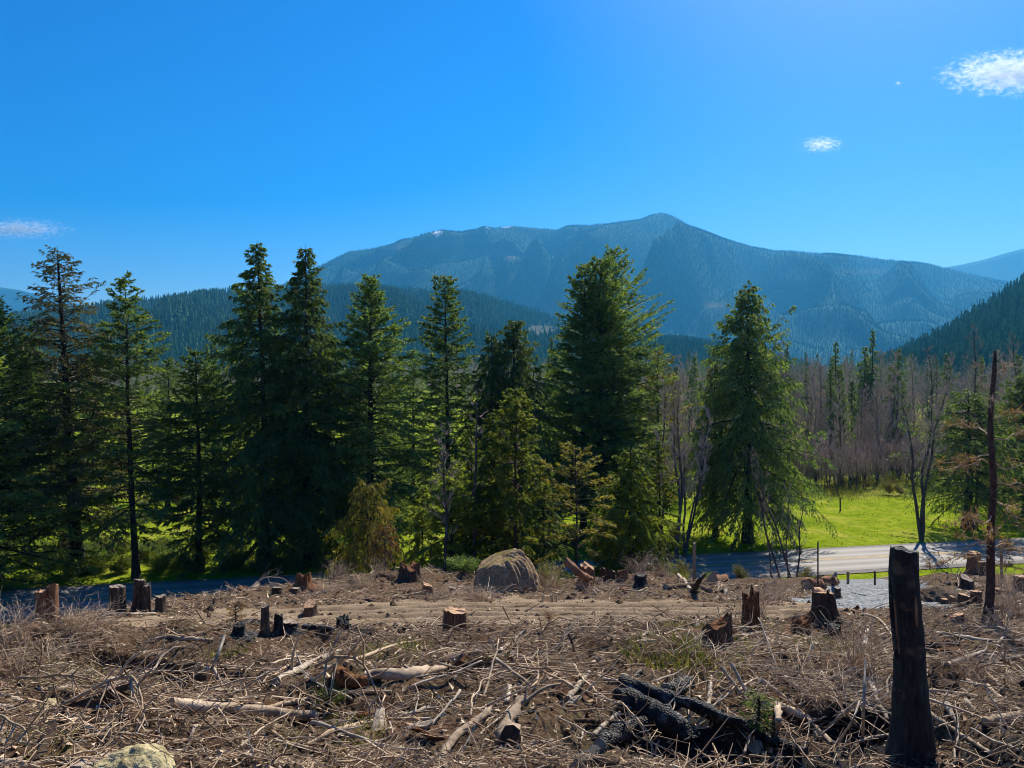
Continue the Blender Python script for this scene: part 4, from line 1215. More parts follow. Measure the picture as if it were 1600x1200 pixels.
p3 = pl + Vector((0.72, 0.3, 0)); p3.z = gz(p3.x, p3.y)
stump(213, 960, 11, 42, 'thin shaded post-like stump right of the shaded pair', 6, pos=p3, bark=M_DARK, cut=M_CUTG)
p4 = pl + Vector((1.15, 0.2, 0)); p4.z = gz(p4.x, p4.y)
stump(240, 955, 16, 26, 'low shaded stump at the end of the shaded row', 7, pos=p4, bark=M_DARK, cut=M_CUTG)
stump(414, 990, 13, 42, 'tall thin dark stump in the row left of the track', 8, bark=M_DARK, cut=M_CUTG, tilt=(0.1, 0.1), flare=0.3)
stump(435, 989, 14, 26, 'stubby charred stump next to the tall thin one', 9, bark=M_CHAR, cut=M_CUTG, jag=0.25)
stump(453, 987, 25, 15, 'low wide charred stump with pale cut top', 10, bark=M_CHAR, cut=M_CUTG, flare=0.2)
stump(375, 993, 18, 17, 'squat black stump at the left end of the row', 11, bark=M_CHAR, cut=M_CHAR)
stump(484, 964, 20, 20, 'flared dark stump at the near edge of the track', 12, bark=M_DARK, cut=M_CUT, tilt=(0.0, 0.45), flare=0.9)
stump(537, 985, 20, 14, 'small half-burnt stump on the ash strip', 13, bark=M_CHAR, cut=M_CHAR, jag=0.4, flare=0.5)
stump(668, 929, 15, 15, 'small red stump at the far edge of the track', 14)
stump(707, 927, 12, 9, 'tiny pale stump left of the boulder', 15, cut=M_CUTG)
stump(434, 930, 17, 12, 'small dark stump on the left bank with a pale top', 16, bark=M_DARK, cut=M_CUTG)
stump(462, 927, 14, 8, 'flat little stump on the left bank', 17, bark=M_DARK, cut=M_CUTG)
stump(474, 918, 24, 16, 'lumpy rotten stump on the crest of the left bank', 18, bark=M_ROT, cut=M_ROT, jag=0.5, flare=0.6)
stump(641, 909, 34, 20, 'broken brown stump heap at the mouth of the shaded path', 19, bark=M_DARK, cut=M_ROT, jag=0.5, flare=0.6)
stump(918, 912, 24, 26, 'red stump behind the leaning cut stem', 20, jag=0.15)
stump(950, 908, 24, 16, 'dark low stump right of the leaning cut stem', 21, bark=M_DARK, jag=0.2)
stump(972, 905, 18, 14, 'small brown stump with a tilted cut', 22, bark=M_RED, tilt=(0.3, -0.3))
stump(1001, 918, 18, 19, 'black stump alone right of the brown stumps', 23, bark=M_CHAR, cut=M_CHAR, flare=0.6)
stump(1141, 903, 22, 24, 'orange-cut stump with a hollow in its side', 24, bark=M_RED, cut=M_CUT, flare=0.3)
stump(1177, 900, 14, 12, 'short stump with a bright round cut right of the orange-cut one', 25, tilt=(0, -0.7), bark=M_DARK)
stump(1119, 1008, 46, 28, 'wide rotten orange stump among green moss', 26, bark=M_DARK, cut=M_ROT, jag=0.35, flare=0.4)
stump(1173, 987, 27, 46, 'jagged splintered stump beside the rotten orange one', 27, bark=M_ROT, cut=M_ROT, jag=0.45, flare=0.15, taper=0.15)
stump(1286, 972, 38, 46, 'big ragged stump with bleached side left of the driveway', 28, bark=M_DARK, cut=M_CUT, jag=0.12, flare=0.6, taper=0.2)
stump(1309, 935, 10, 16, 'thin stub just behind the big ragged stump', 29, bark=M_DARK, cut=M_CUTG)
stump(1301, 995, 26, 14, 'burnt black root lump right of the big ragged stump', 30, bark=M_CHAR, cut=M_CHAR, jag=0.5, flare=0.4)
stump(1254, 985, 30, 14, 'crumbled red rotten stump in front of the big ragged one', 31, bark=M_ROT, cut=M_ROT, jag=0.6, flare=0.5)
stump(1522, 898, 18, 34, 'tall reddish stump behind the reddish dead tree', 32)
stump(1536, 898, 12, 20, 'narrow stump touching the tall reddish one', 33, bark=M_DARK)
stump(1510, 920, 19, 17, 'pale-topped stump right of the soil mound', 34, cut=M_CUTG, bark=M_DARK)
stump(1507, 948, 18, 18, 'left of the two brown stumps beside the dead tree', 35, bark=M_DARK, cut=M_CUT)
stump(1525, 946, 16, 22, 'right of the two brown stumps beside the dead tree', 36, bark=M_DARK, cut=M_CUT)
stump(1488, 943, 9, 11, 'little stub left of the two brown stumps', 37, bark=M_RED)
stump(1495, 970, 20, 9, 'flat wedge of stump low beside the dead tree', 38, bark=M_RED, tilt=(0.3, -0.2))
stump(1598, 925, 24, 24, 'reddish stump cut off by the right edge', 39)
stump(1558, 930, 9, 10, 'tiny stub right of the dead tree', 40, bark=M_DARK)
stump(1476, 944, 10, 8, 'low brown stub by the gravel edge', 41, bark=M_DARK)

def smooth_path(P, K):
    P = np.asarray(P, float)
    d = np.concatenate([[0], np.cumsum(np.linalg.norm(np.diff(P, axis=0), axis=1))])
    s = np.linspace(0, d[-1], K)
    if len(P) == 2:
        return np.stack([np.interp(s, d, P[:, k]) for k in range(3)], -1)
    Q = np.vstack([2 * P[0] - P[1], P, 2 * P[-1] - P[-2]])
    res = []
    for v in s:
        k = min(np.searchsorted(d, v, 'right') - 1, len(P) - 2)
        t = (v - d[k]) / max(d[k + 1] - d[k], 1e-6)
        a, b, c, e = Q[k], Q[k + 1], Q[k + 2], Q[k + 3]
        res.append(0.5 * (2 * b + (c - a) * t + (2 * a - 5 * b + 4 * c - e) * t ** 2 + (3 * b - a - 3 * c + e) * t ** 3))
    return np.array(res)

def log(pts, r0, r1, label, seed, mat=None, cut=None, name='log', cat='log', group='logs and big branches in the slash', n=10, K=18, forks=(), lumpy=0.08, lift=0.6, twigs=0):
    """pts: photo pixels on the ground, or (px, py, d) free points; radii in photo pixels"""
    g = rng(seed)
    P = []
    for a in pts:
        if len(a) == 2:
            h = hit(*a)
            P.append((h.x, h.y, h.z + lift * r0 / 1200.0 * h.y))
        else:
            P.append(tuple(at(*a)))
    P = np.array(P)
    dm = P[:, 1].mean()
    R0, R1 = r0 / 1200 * dm, r1 / 1200 * dm
    path = smooth_path(P, K)
    L = np.linalg.norm(path[-1] - path[0])
    gt = ground(path[:, 0], path[:, 1])
    rad = np.linspace(R0, R1, K)
    if all(len(a) == 2 for a in pts):
        path[:, 2] = np.maximum(path[:, 2], gt + rad * 0.25)
    path = path + g.normal(0, 0.10, (K, 3)) * rad[:, None]
    o0 = path.mean(0)
    V, F = tubes(path - o0, rad * (1 + lumpy * g.normal(0, 1, K)), n, False)
    V = V.reshape(K, n, 3)
    V = V + (V - (path - o0)[:, None]) * (lumpy * 1.2 * g.normal(0, 1, (K, n)))[:, :, None]
    mb = MB().add(V.reshape(-1, 3), F, 0.6)
    for f in forks:
        Q = []
        for a in f[0]:
            if len(a) == 2:
                h = hit(*a); Q.append((h.x, h.y, h.z + lift * r0 / 1200.0 * h.y))
            else:
                Q.append(tuple(at(*a)))
        Q = smooth_path(np.array(Q), 9) - o0
        mb.tube(Q, np.linspace(f[1], f[2], 9) / 1200 * dm, 6, True, 0.6)
    for k in range(twigs):
        i = g.integers(2, K - 1)
        dr = norm(g.normal(0, 1, 3) + np.array([0, 0, 0.5]))
        l = (0.15 + 0.4 * g.random()) * min(L, 1.2)
        q0 = path[i] - o0
        mb.tube(np.array([q0, q0 + dr * l * 0.5 + g.normal(0, .04, 3) * l, q0 + dr * l + g.normal(0, .1, 3) * l]), np.array([R1 * 0.5, R1 * 0.35, R1 * 0.15]) + 0.0015, 4, False, 0.55)
    o = link(name, mb.mesh(name, mat or M_LOG, True))
    o.location = o0
    for e0, nm in ((0, 'cut_end'), (K - 1, 'cut_end')):
        ring = V[e0]
        c = ring.mean(0)
        ax = norm((path[e0] - path[1 if e0 == 0 else K - 2]))
        W = np.vstack([ring + ax * 0.002, (c + ax * (0.002 + 0.05 * rad[e0]))[None]])
        a = np.arange(n); b = (a + 1) % n
        T = np.stack([a, b, np.full(n, n)], -1)
        if e0 == 0:
            T = T[:, ::-1]
        if rad[e0] > 0.012:
            link(nm, mesh(nm, W, [T], cut or M_CUTG, None, False), o)
    return tag(o, label, cat, group)

log([(266, 1107), (380, 1114), (495, 1125)], 8.5, 8, 'long straight pale log lying left of the clearing middle', 1, M_LOG)
log([(262, 1098), (330, 1100), (410, 1104)], 4, 3, 'thin grey log right behind the long straight pale one', 2, M_LOG)
log([(430, 1069), (480, 1043), (531, 1020)], 5.5, 4.5, 'mottled birch log slanting up to the right', 3, M_BIRCH, twigs=3)
log([(412, 1070), (455, 1040), (500, 1030)], 2.5, 1.6, 'thin branch running along the mottled birch log', 4, M_STICK, n=6)
log([(524, 1060), (548, 1072), (575, 1072)], 13, 9, 'short hollow slab with a dark torn end', 5, M_ROT, cut=M_DARK)
log([(570, 1062), (640, 1058), (695, 1052)], 9, 5, 'half-buried pale split log at the middle', 6, M_LOG)
log([(416, 1110), (480, 1094), (520, 1086), (612, 1085)], 4, 2.5, 'long bent branch above the long straight log', 7, M_STICK, n=7)
log([(535, 1120), (630, 1121), (672, 1108)], 4.5, 3.5, 'slim birch pole with a kink at its right end', 8, M_BIRCH)
log([(480, 1166), (545, 1140), (595, 1128), (672, 1126)], 4, 2.8, 'arched grey branch below the slim birch pole', 9, M_STICK, n=7)
log([(388, 1152), (450, 1163), (508, 1176)], 3, 2.2, 'thin branch low left of the arched grey one', 10, M_STICK, n=6)
log([(690, 1190), (712, 1156), (768, 1113)], 7, 5.5, 'brown bark log pointing up right near the bottom centre', 11, M_LOG)
log([(795, 1168), (793, 1140), (815, 1100)], 15, 8, 'bleached splintered trunk end near the bottom centre', 12, M_LOG, cut=M_DARK, lumpy=0.16, forks=[([(815, 1100, 7.6), (850, 1075, 7.75), (876, 1068, 7.9)], 3.5, 1.5), ([(820, 1096, 7.7), (822, 1085, 7.75), (823, 1073, 7.8)], 2.6, 1.6), ([(800, 1160, 7.1), (785, 1168, 7.0), (772, 1178, 6.9)], 5, 4)])
log([(886, 1096), (905, 1074), (921, 1054)], 5, 4, 'short birch stick right of the splintered trunk end', 13, M_BIRCH)
log([(792, 1100), (797, 1075)], 4, 3.4, 'short upright birch piece behind the splintered trunk end', 14, M_BIRCH, n=7)
log([(322, 1075), (333, 1042, 10.6), (351, 992, 10.9)], 4.5, 2.6, 'forked stick standing out of the slash on the left', 15, M_BIRCH, n=7, forks=[([(333, 1042, 10.6), (300, 1056, 10.4), (268, 1070, 10.3)], 2.4, 1.6), ([(333, 1042, 10.6), (345, 1065, 10.2), (352, 1078, 10.0)], 2.4, 1.5)])
log([(92, 1067), (186, 1063), (246, 1044), (290, 1013)], 3.6, 2.2, 'very long curving pale branch at the far left', 16, M_BIRCH, n=7)
log([(85, 1111), (122, 1132), (162, 1158)], 6.5, 4.5, 'thick brown bent branch at the far left', 17, M_LOG, twigs=3)
log([(112, 1124), (150, 1130), (202, 1124)], 5.5, 2.5, 'tan stick crossing the thick bent branch', 18, M_LOG, n=7)
log([(-6, 1091), (20, 1096), (45, 1102)], 5.5, 4.5, 'bleached short log at the left edge', 19, M_BIRCH)
log([(-5, 1106), (22, 1108)], 4, 3, 'second bleached stick under the one at the left edge', 20, M_BIRCH, n=7)
log([(248, 1144), (253, 1163), (283, 1177), (336, 1127)], 4, 2, 'hook-shaped pale branch right of the yellow rock', 21, M_BIRCH, n=7)
log([(60, 1037), (120, 1020), (180, 992, 13.3)], 2.6, 1.3, 'thin branch springing up from the left brush', 22, M_STICK, n=6, twigs=4)
log([(85, 1078), (135, 1075), (180, 1077)], 2.6, 2, 'thin pale stick below the very long curving branch', 23, M_BIRCH, n=6)
log([(0, 1192), (35, 1195), (70, 1210)], 5, 4, 'pale pole leaving the frame at the bottom left', 24, M_BIRCH, n=8)
log([(170, 960), (200, 961), (243, 960)], 2.4, 2, 'straight pale pole lying at the left bank', 25, M_BIRCH, n=6)
log([(240, 1004), (290, 1001), (332, 1003)], 4, 3, 'pale log at the left edge of the ash strip', 26, M_LOG, n=8)
log([(285, 1000), (320, 990), (352, 982)], 4, 3, 'dark log on the ash strip left of the black stump', 27, M_DARK, n=8)
log([(475, 984), (510, 984), (522, 987)], 5, 4, 'dark log right of the charred stumps', 28, M_CHAR, n=8)
log([(290, 1040), (395, 1047), (300, 1052)], 2, 2, 'small bent stick beside the forked one', 29, M_STICK, n=6)
log([(780, 1021), (800, 1003), (821, 985, 15.0)], 3, 2.6, 'pale straight stick poking up below the track', 30, M_BIRCH, n=7)
log([(805, 1012), (825, 992, 14.8), (880, 988, 14.8), (950, 993)], 3, 2, 'dark arching branch below the track', 31, M_DARK, n=7, twigs=4)
log([(917, 1056), (903, 1026, 11.3), (888, 990, 11.6)], 2.8, 2.2, 'dark stick leaning upright right of the arching branch', 32, M_DARK, n=6)
log([(540, 1040), (640, 1003, 14), (760, 1008, 13.6), (790, 1018)], 2.6, 1.6, 'long low arching branch crossing the middle', 33, M_STICK, n=6, twigs=5)
log([(628, 983), (690, 1010)], 2.2, 1.6, 'straight thin stick left of the split red stump', 34, M_DARK, n=6)
log([(1222, 1026), (1238, 1015), (1252, 1004, 13.4)], 3.2, 2.8, 'short pale stick tilted up behind the driftwood', 35, M_BIRCH, n=7)
log([(1278, 1010), (1271, 1004, 13.4), (1268, 1012)], 2.4, 1.6, 'tiny pale hooked root behind the driftwood', 36, M_BIRCH, n=6)
log([(1351, 1010), (1354, 995), (1357, 981)], 3.4, 3, 'short pale pole left of the charred snag', 37, M_BIRCH, n=7)
log([(1349, 960), (1375, 970), (1398, 1001)], 1.8, 1.8, 'thin curved branch touching the charred snag', 38, M_STICK, n=6)
# the burnt pile
log([(972, 1086), (1050, 1108), (1120, 1136), (1180, 1166), (1258, 1192)], 12, 7, 'longest charred log of the burnt pile with an ash-grey edge', 40, M_CHAR, cut=M_CHAR, n=12, lumpy=0.12, lift=1.4)
log([(966, 1102), (1015, 1128), (1045, 1150), (1076, 1176)], 14, 20, 'thick black log slanting across the burnt pile', 41, M_CHAR, cut=M_CHAR, n=12, lumpy=0.14, lift=1.2)
log([(936, 1176), (975, 1152), (1012, 1142)], 13, 16, 'thick charred log low at the left of the burnt pile', 42, M_CHAR, cut=M_CUTG, n=12, lumpy=0.12)
log([(900, 1204), (930, 1180)], 9, 10, 'grey burnt log end at the bottom of the pile', 43, M_CHAR, cut=M_CUTG, n=10)
log([(1040, 1097), (1060, 1092), (1078, 1084)], 11, 9, 'grey-ended burnt chunk on top of the pile', 44, M_CHAR, cut=M_CUT, n=10, lift=1.5)
log([(898, 1132), (940, 1134), (985, 1138)], 3.6, 5, 'straight dark pole running into the burnt pile', 45, M_DARK, n=7, lift=1.5)
log([(927, 1156), (945, 1140), (968, 1122)], 4, 3.4, 'pale stick leaning on the burnt pile', 46, M_BIRCH, n=7, lift=2)
log([(945, 1063), (985, 1070), (1018, 1088)], 2.4, 1.6, 'pale thin branch behind the burnt pile', 47, M_BIRCH, n=6)
log([(1214, 1104), (1216, 1125, 7.9), (1212, 1145), (1194, 1156)], 6, 3.2, 'curled pale driftwood root below the leaning sticks', 48, M_LOG, n=9)
log([(1196, 1108), (1225, 1112), (1256, 1130)], 8, 6, 'pale barked limb behind the curled root', 49, M_LOG, n=9)
log([(1256, 1126), (1268, 1140), (1278, 1156)], 4, 3.4, 'pale stick end below the pale barked limb', 50, M_BIRCH, n=7)
log([(1188, 1062, 9.1), (1240, 1105), (1300, 1165)], 4.5, 3.4, 'long grey pole slanting down right of the burnt pile', 51, M_LOG, n=7)
log([(1142, 1036, 9.4), (1176, 1102)], 3, 2.2, 'taller of two pale leaning sticks above the burnt pile', 52, M_BIRCH, n=7)
log([(1126, 1042, 9.4), (1166, 1096)], 2.6, 2.2, 'shorter of two pale leaning sticks above the burnt pile', 53, M_BIRCH, n=7)
log([(1111, 1062), (1110, 1082), (1107, 1104)], 4.5, 3, 'mottled upright birch piece above the burnt pile', 54, M_BIRCH, n=7)
log([(1260, 1162), (1290, 1142), (1338, 1098, 8.2)], 3.2, 2.6, 'pale straight stick crossing the grey pole', 55, M_BIRCH, n=7)
log([(1227, 1062), (1256, 1080), (1300, 1064), (1335, 1045, 9.2)], 4, 2.6, 'bent pale limb above the curled root', 56, M_BIRCH, n=7, twigs=3)
log([(1236, 1126), (1310, 1138), (1400, 1152)], 2.6, 2, 'thin dark pole reaching to the charred snag', 57, M_DARK, n=6)
log([(1347, 1160), (1350, 1100, 8.0), (1352, 1030, 8.3)], 2.6, 1.8, 'upright thin pale stick left of the charred snag', 58, M_BIRCH, n=6)
log([(1300, 1175), (1330, 1130, 7.4), (1343, 1095, 7.6)], 2.4, 1.6, 'curved thin stick rising left of the charred snag', 59, M_BIRCH, n=6)
log([(1282, 1050), (1310, 1100), (1338, 1140)], 2.4, 1.8, 'thin crossing stick among the pale tangle', 60, M_BIRCH, n=6)
log([(1290, 1075), (1330, 1098), (1370, 1115)], 2.6, 1.8, 'second thin crossing stick among the pale tangle', 61, M_BIRCH, n=6)
log([(1360, 1070), (1372, 1100), (1386, 1130)], 4.5, 3.6, 'mottled birch limb just left of the charred snag', 62, M_BIRCH, n=7)
log([(1442, 1084), (1480, 1086), (1530, 1092)], 4, 3, 'straight pale pole right of the charred snag', 63, M_LOG, n=7)
log([(1480, 1040), (1540, 1022), (1605, 1000)], 3, 2, 'long pale branch reaching to the right edge', 64, M_BIRCH, n=6)
log([(1465, 992), (1505, 998), (1548, 1004)], 3.4, 3, 'pale pole below the dead tree', 65, M_BIRCH, n=7)
log([(1450, 1012), (1478, 1012), (1500, 1010)], 5, 4, 'dark short log below the dead tree', 66, M_DARK, n=8)
log([(1530, 1028), (1570, 1030), (1600, 1032)], 5, 4, 'grey log at the right edge', 67, M_LOG, n=8)
log([(1450, 1120), (1500, 1150), (1550, 1184)], 4.5, 3, 'dark bark pole at the bottom right', 68, M_LOG, n=7)
log([(1480, 1106), (1488, 1122), (1494, 1132)], 6, 2, 'pale splinter of wood at the bottom right', 69, M_BIRCH, n=6)
log([(1510, 1066), (1560, 1090), (1610, 1130)], 4, 2.6, 'grey branch at the lower right edge', 70, M_LOG, n=7)
log([(1540, 1138), (1570, 1128), (1600, 1122)], 8, 7, 'tan rotten log at the lower right edge', 71, M_LOG, n=9)
log([(1060, 900), (1072, 915), (1080, 925)], 3, 3, 'grey board leaning on the heap below the road', 72, M_BIRCH, n=6)
log([(1085, 925), (1092, 908, 27), (1100, 897, 27)], 6, 3, 'burnt shard sticking up from the heap below the road', 73, M_CHAR, n=7)
log([(1040, 922), (1085, 918), (1110, 926)], 5, 4, 'dark log heap below the road', 74, M_DARK, n=8)
log([(925, 910), (905, 895, 31), (885, 876, 31.5)], 5, 5.5, 'leaning cut stem with a flat brown top', 75, M_RED, cut=M_CUT)
log([(1096, 903), (1118, 906)], 6, 6, 'short round log with an orange cut end', 76, M_RED, cut=M_CUT)
log([(1113, 912), (1132, 909)], 7, 7, 'short round log with a bright cut end before the first', 77, M_RED, cut=M_CUT)
log([(1262, 920), (1280, 922)], 9, 9, 'cut log section at the left of the driveway', 78, M_RED, cut=M_CUT)
log([(1282, 914), (1304, 915)], 8, 8, 'second cut log section behind the first by the driveway', 79, M_RED, cut=M_CUT)
log([(1288, 912), (1298, 906), (1306, 898, 31)], 3.2, 2.4, 'pale curved root by the cut log sections', 80, M_BIRCH, n=7)

# ---- charred snag in front
def snag():
    p = hit(1424, 1188)
    d = p.y
    e = empty('charred_snag', p)
    g = rng(5)
    top = at(1417, 860, d)
    H = top.z - p.z
    K, n = 22, 20
    t = np.linspace(-0.12, 1, K)
    th = np.arange(n) * 2 * math.pi / n
    base_r = 27 / 1200 * d
    V = []
    for k, tt in enumerate(t):
        r = base_r * (1.0 - 0.28 * max(tt, 0)) * (1 + 0.45 * math.exp(-max(tt, 0) * 9))
        rr = r * (1 + 0.07 * np.sin(3 * th + 1.1 + tt) + 0.06 * np.sin(7 * th + 2 * tt) + 0.05 * np.sin(13 * th - 3 * tt) + 0.05 * math.sin(9 * tt) + 0.035 * g.normal(0, 1, n))
        zz = np.full(n, tt * H)
        if k == K - 1:
            zz = zz + 0.014 * H * (g.random(n) ** 2) - 0.006 * H * np.cos(th)
        cx = -0.03 * tt * H + 0.016 * math.sin(5 * tt) + 0.008 * math.sin(13 * tt)
        V.append(np.stack([cx + rr * np.cos(th), rr * np.sin(th), zz], -1))
    V = np.array(V)
    i = np.arange(K - 1)[:, None] * n + np.arange(n)[None]
    j = np.arange(K - 1)[:, None] * n + (np.arange(n)[None] + 1) % n
    link('burnt_trunk', mesh('burnt_trunk', V.reshape(-1, 3), [np.stack([i, j, j + n, i + n], -1).reshape(-1, 4)], M_SNAG, None, True), e)
    ring = V[-1]; c = ring.mean(0) - np.array([0, 0, 0.02])
    a = np.arange(n)
    link('broken_top', mesh('broken_top', np.vstack([ring, c[None]]), [np.stack([a, (a + 1) % n, np.full(n, n)], -1)], M_CHAR), e)
    # splinter split off on the left and a pale stripe of bare wood on the right
    def blade(name, pts, w, thick, mat):
        pts = np.array(pts, float)
        K = len(pts)
        w = np.array(w)
        L = np.stack([pts + np.stack([-w, 0 * w - thick, 0 * w], -1), pts + np.stack([w, 0 * w - thick, 0 * w], -1), pts + np.stack([w, 0 * w + thick, 0 * w], -1), pts + np.stack([-w, 0 * w + thick, 0 * w], -1)], 1)
        i = np.arange(K - 1)[:, None] * 4 + np.arange(4)[None]; j = np.arange(K - 1)[:, None] * 4 + (np.arange(4)[None] + 1) % 4
        q = np.stack([i, j, j + 4, i + 4], -1).reshape(-1, 4)
        link(name, mesh(name, L.reshape(-1, 3), [q, np.array([[3, 2, 1, 0]]), np.array([[0, 1, 2, 3]]) + 4 * (K - 1)], mat), e)
    def lp(px, py, dd=-0.06):
        q = at(px, py, d + dd)
        return tuple(q - p)
    blade('splinter', [lp(1402, 1030, -.10), lp(1397, 985, -.12), lp(1393, 945, -.12), lp(1391, 915, -.12), lp(1390, 905, -.12)], [0.022, 0.022, 0.018, 0.012, 0.003], 0.012, M_CHAR)
    blade('splinter', [lp(1405, 1022, -.13), lp(1401, 985, -.14), lp(1398, 950, -.14), lp(1397, 935, -.138)], [0.006, 0.007, 0.006, 0.003], 0.006, M_RED)
    blade('bare_wood_strip', [lp(1433, 980, -.135), lp(1432, 965, -.135), lp(1431, 945, -.132), lp(1430, 932, -.13)], [0.008, 0.013, 0.011, 0.004], 0.008, M_RED)
    return tag(e, 'tall charred broken snag standing in the foreground', 'snag')
def mat_snag():
    m, nt, n, l = material('scorched_bark')
    v = coords(n, l, 'Object', (5, 5, 0.9))
    v2 = coords(n, l, 'Object')
    n1 = noise(n, l, 5, 6, 0.65, v); n2 = noise(n, l, 3.2, 5, 0.6, v2)
    c = ramp(n, l, n1, [(0.35, (0.008, 0.008, 0.009)), (0.58, (0.034, 0.029, 0.026)), (0.78, (0.11, 0.09, 0.072))])
    c = mixc(n, l, ramp(n, l, n2, [(0.57, (0, 0, 0)), (0.63, (0.8, 0.8, 0.8))]), c, (0.14, 0.085, 0.055))
    p = principled(n, l, c, 0.7, 0.3, n1, 1.0, 0.03)
    out(n, l, p.outputs[0])
    return m
M_SNAG = mat_snag()
snag()

# ---- reddish dead tree on the right
def dead_tree():
    p = hit(1542, 974)
    d = p.y
    g = rng(9)
    H = at(1552, 548, d).z - p.z
    e = empty('dead_tree', p)
    K = 14
    t = np.linspace(0, 1, K)
    TP = np.stack([(10 / 1200 * d) * t + 0.06 * np.sin(6 * t) + 0.03 * np.sin(15 * t), 0.05 * np.sin(5 * t + 1) - 0.05 * math.sin(1), H * t], -1)
    TR = (6.8 / 1200 * d) * (1 - 0.55 * t); TR[0] *= 1.25; TR[-1] *= 0.8
    mb = MB().tube(np.vstack([TP[0] - [0, 0, .3], TP]), np.concatenate([[TR[0]], TR]), 12, True)
    link('trunk', mb.mesh('trunk', M_DTRUNK, True), e)
    lf = []
    specs = [(0.93, -1, 0.55, 0.05), (0.95, 1, 1.1, -0.25), (0.90, 1, 0.5, 0.5), (0.84, -1, 0.75, -0.3), (0.87, -1, 0.5, -0.35), (0.68, -1, 1.75, -0.15), (0.68, 1, 1.3, -0.02), (0.62, -1, 1.6, 0.0), (0.56, -1, 1.9, -0.02), (0.50, 1, 1.1, -0.3),
             (0.46, -1, 1.5, -0.1), (0.40, -1, 2.3, 0.04), (0.37, -1, 1.0, 0.15), (0.33, 1, 1.5, -0.2), (0.30, -1, 1.2, -0.25), (0.26, 1, 1.7, -0.15), (0.22, -1, 2.1, -0.1), (0.19, 1, 1.0, 0.1), (0.75, 1, 0.9, 0.15), (0.28, -1, 0.9, 0.3), (0.34, -1, 1.5, 0.0), (0.6, 1, 1.3, 0.1)]
    leafP, leafD = [], []
    for k, (f, sd, L, sl) in enumerate(specs):
        br = MB()
        az = (0 if sd > 0 else math.pi) + g.normal(0, 0.8)
        L = L * (0.65 + 0.35 * g.random())
        b0 = np.array([np.interp(f, t, TP[:, 0]), np.interp(f, t, TP[:, 1]), f * H])
        s = np.linspace(0, 1, 8)
        dirh = np.array([math.cos(az), math.sin(az), 0])
        w = np.cumsum(g.normal(0, 0.05, (8, 3)), 0); w[0] = 0
        P = b0 + dirh * (L * s)[:, None] + np.array([0, 0, 1.0]) * (L * (sl * s + 0.12 * np.sin(s * 3)))[:, None] + w * L
        br.tube(P, np.linspace(0.015, 0.004, 8) * (0.6 + 0.4 * L), 6, False, 0.62)
        for q in range(int(12 + L * 16)):
            u = 0.25 + 0.75 * g.random()
            kk = min(int(u * 7), 6); fr = u * 7 - kk
            a = P[kk] * (1 - fr) + P[kk + 1] * fr
            dd = norm(dirh * 0.5 + g.normal(0, 0.5, 3) + np.array([0, 0, 0.05]))
            l = 0.12 + 0.4 * g.random() * (1.1 - u)
            a2 = a + dd * l * 0.5 + g.normal(0, 0.02, 3); a3 = a + dd * l + g.normal(0, 0.04, 3)
            br.tube(np.array([a, a2, a3]), np.array([0.006, 0.004, 0.002]), 3, False, 0.6)
            if f < 0.78:
                for z in range(7):
                    b = a + (a3 - a) * g.random()
                    leafP.append(b); leafD.append(dd + g.normal(0, 0.7, 3))
        link('dead_branch', br.mesh('dead_branch', M_STICK, True), e)
    leafP = np.array(leafP); leafD = np.array(leafD)
    V, F = leaves(leafP, leafD, 0.05 + 0.07 * g.random(len(leafP)), np.full(len(leafP), 0.014), g, 0.9)
    link('dry_needles', mesh('dry_needles', V, [F], M_RUST, {'tint': np.repeat(g.random(len(leafP)), 3)}), e)
    return tag(e, 'reddish dead tree with pale crooked branches and rusty needles', 'dead tree')
M_DTRUNK = mat_simple('reddish_dead_bark', [(0.3, (0.035, 0.020, 0.016)), (0.55, (0.10, 0.058, 0.046)), (0.8, (0.19, 0.12, 0.10))], 8, 0.9, 0.15, 0.8, 0.02, (2, 2, 0.8), fine=22)
dead_tree()

# ---- rocks
def rock(px, py, wpx, hpx, label, seed, mat, name='rock', depth=0.8, rough=0.12, flatb=True, sink=0.12, group=None, pos=None):
    import bmesh
    p = pos or hit(px, py)
    d = p.y
    bm = bmesh.new()
    bmesh.ops.create_icosphere(bm, subdivisions=6 if name == 'boulder' else 5, radius=1.0)
    V = np.array([v.co for v in bm.verts]); F = np.array([[v.index for v in f.verts] for f in bm.faces])
    bm.free()
    n = V / np.linalg.norm(V, axis=1, keepdims=True)
    r = 1 + rough * 2.2 * fbm(n[:, 0] * 1.3 + n[:, 2] * 0.8 + seed, n[:, 1] * 1.3 - n[:, 2] * 0.9, seed, 4) + rough * 0.8 * fbm(n[:, 0] * 4 + n[:, 2] * 3 + seed, n[:, 1] * 4 - n[:, 2] * 3, seed + 5, 3) + rough * 0.5 * fbm(n[:, 0] * 13 + n[:, 2] * 9, n[:, 1] * 13 - n[:, 2] * 8, seed + 6, 3)
    # a few flat facets
    g = rng(seed)
    for k in range(7):
        a = norm(g.normal(0, 1, 3)); c = 0.78 + 0.12 * g.random()
        dp = (n * r[:, None]) @ a
        r = np.where(dp > c, r * (c + 0.25 * (dp - c)) / np.maximum(dp, 1e-3), r)
    W = n * r[:, None]
    z = W[:, 2]
    z = np.where(z < 0, z * 0.35, z)
    W = np.stack([W[:, 0] * wpx / 2400 * d, W[:, 1] * wpx / 2400 * d * depth, (z + sink * 0.0) * hpx / 1200 * d * (1 / 0.98)], -1)
    o = link(name, mesh(name, W, [F], mat, None, True))
    o.location = p - Vector((0, 0, sink * hpx / 1200 * d))
    o.rotation_euler = (0, 0, 0.3 * (seed % 3 - 1))
    return tag(o, label, name if name != 'rock' else 'rock', group)

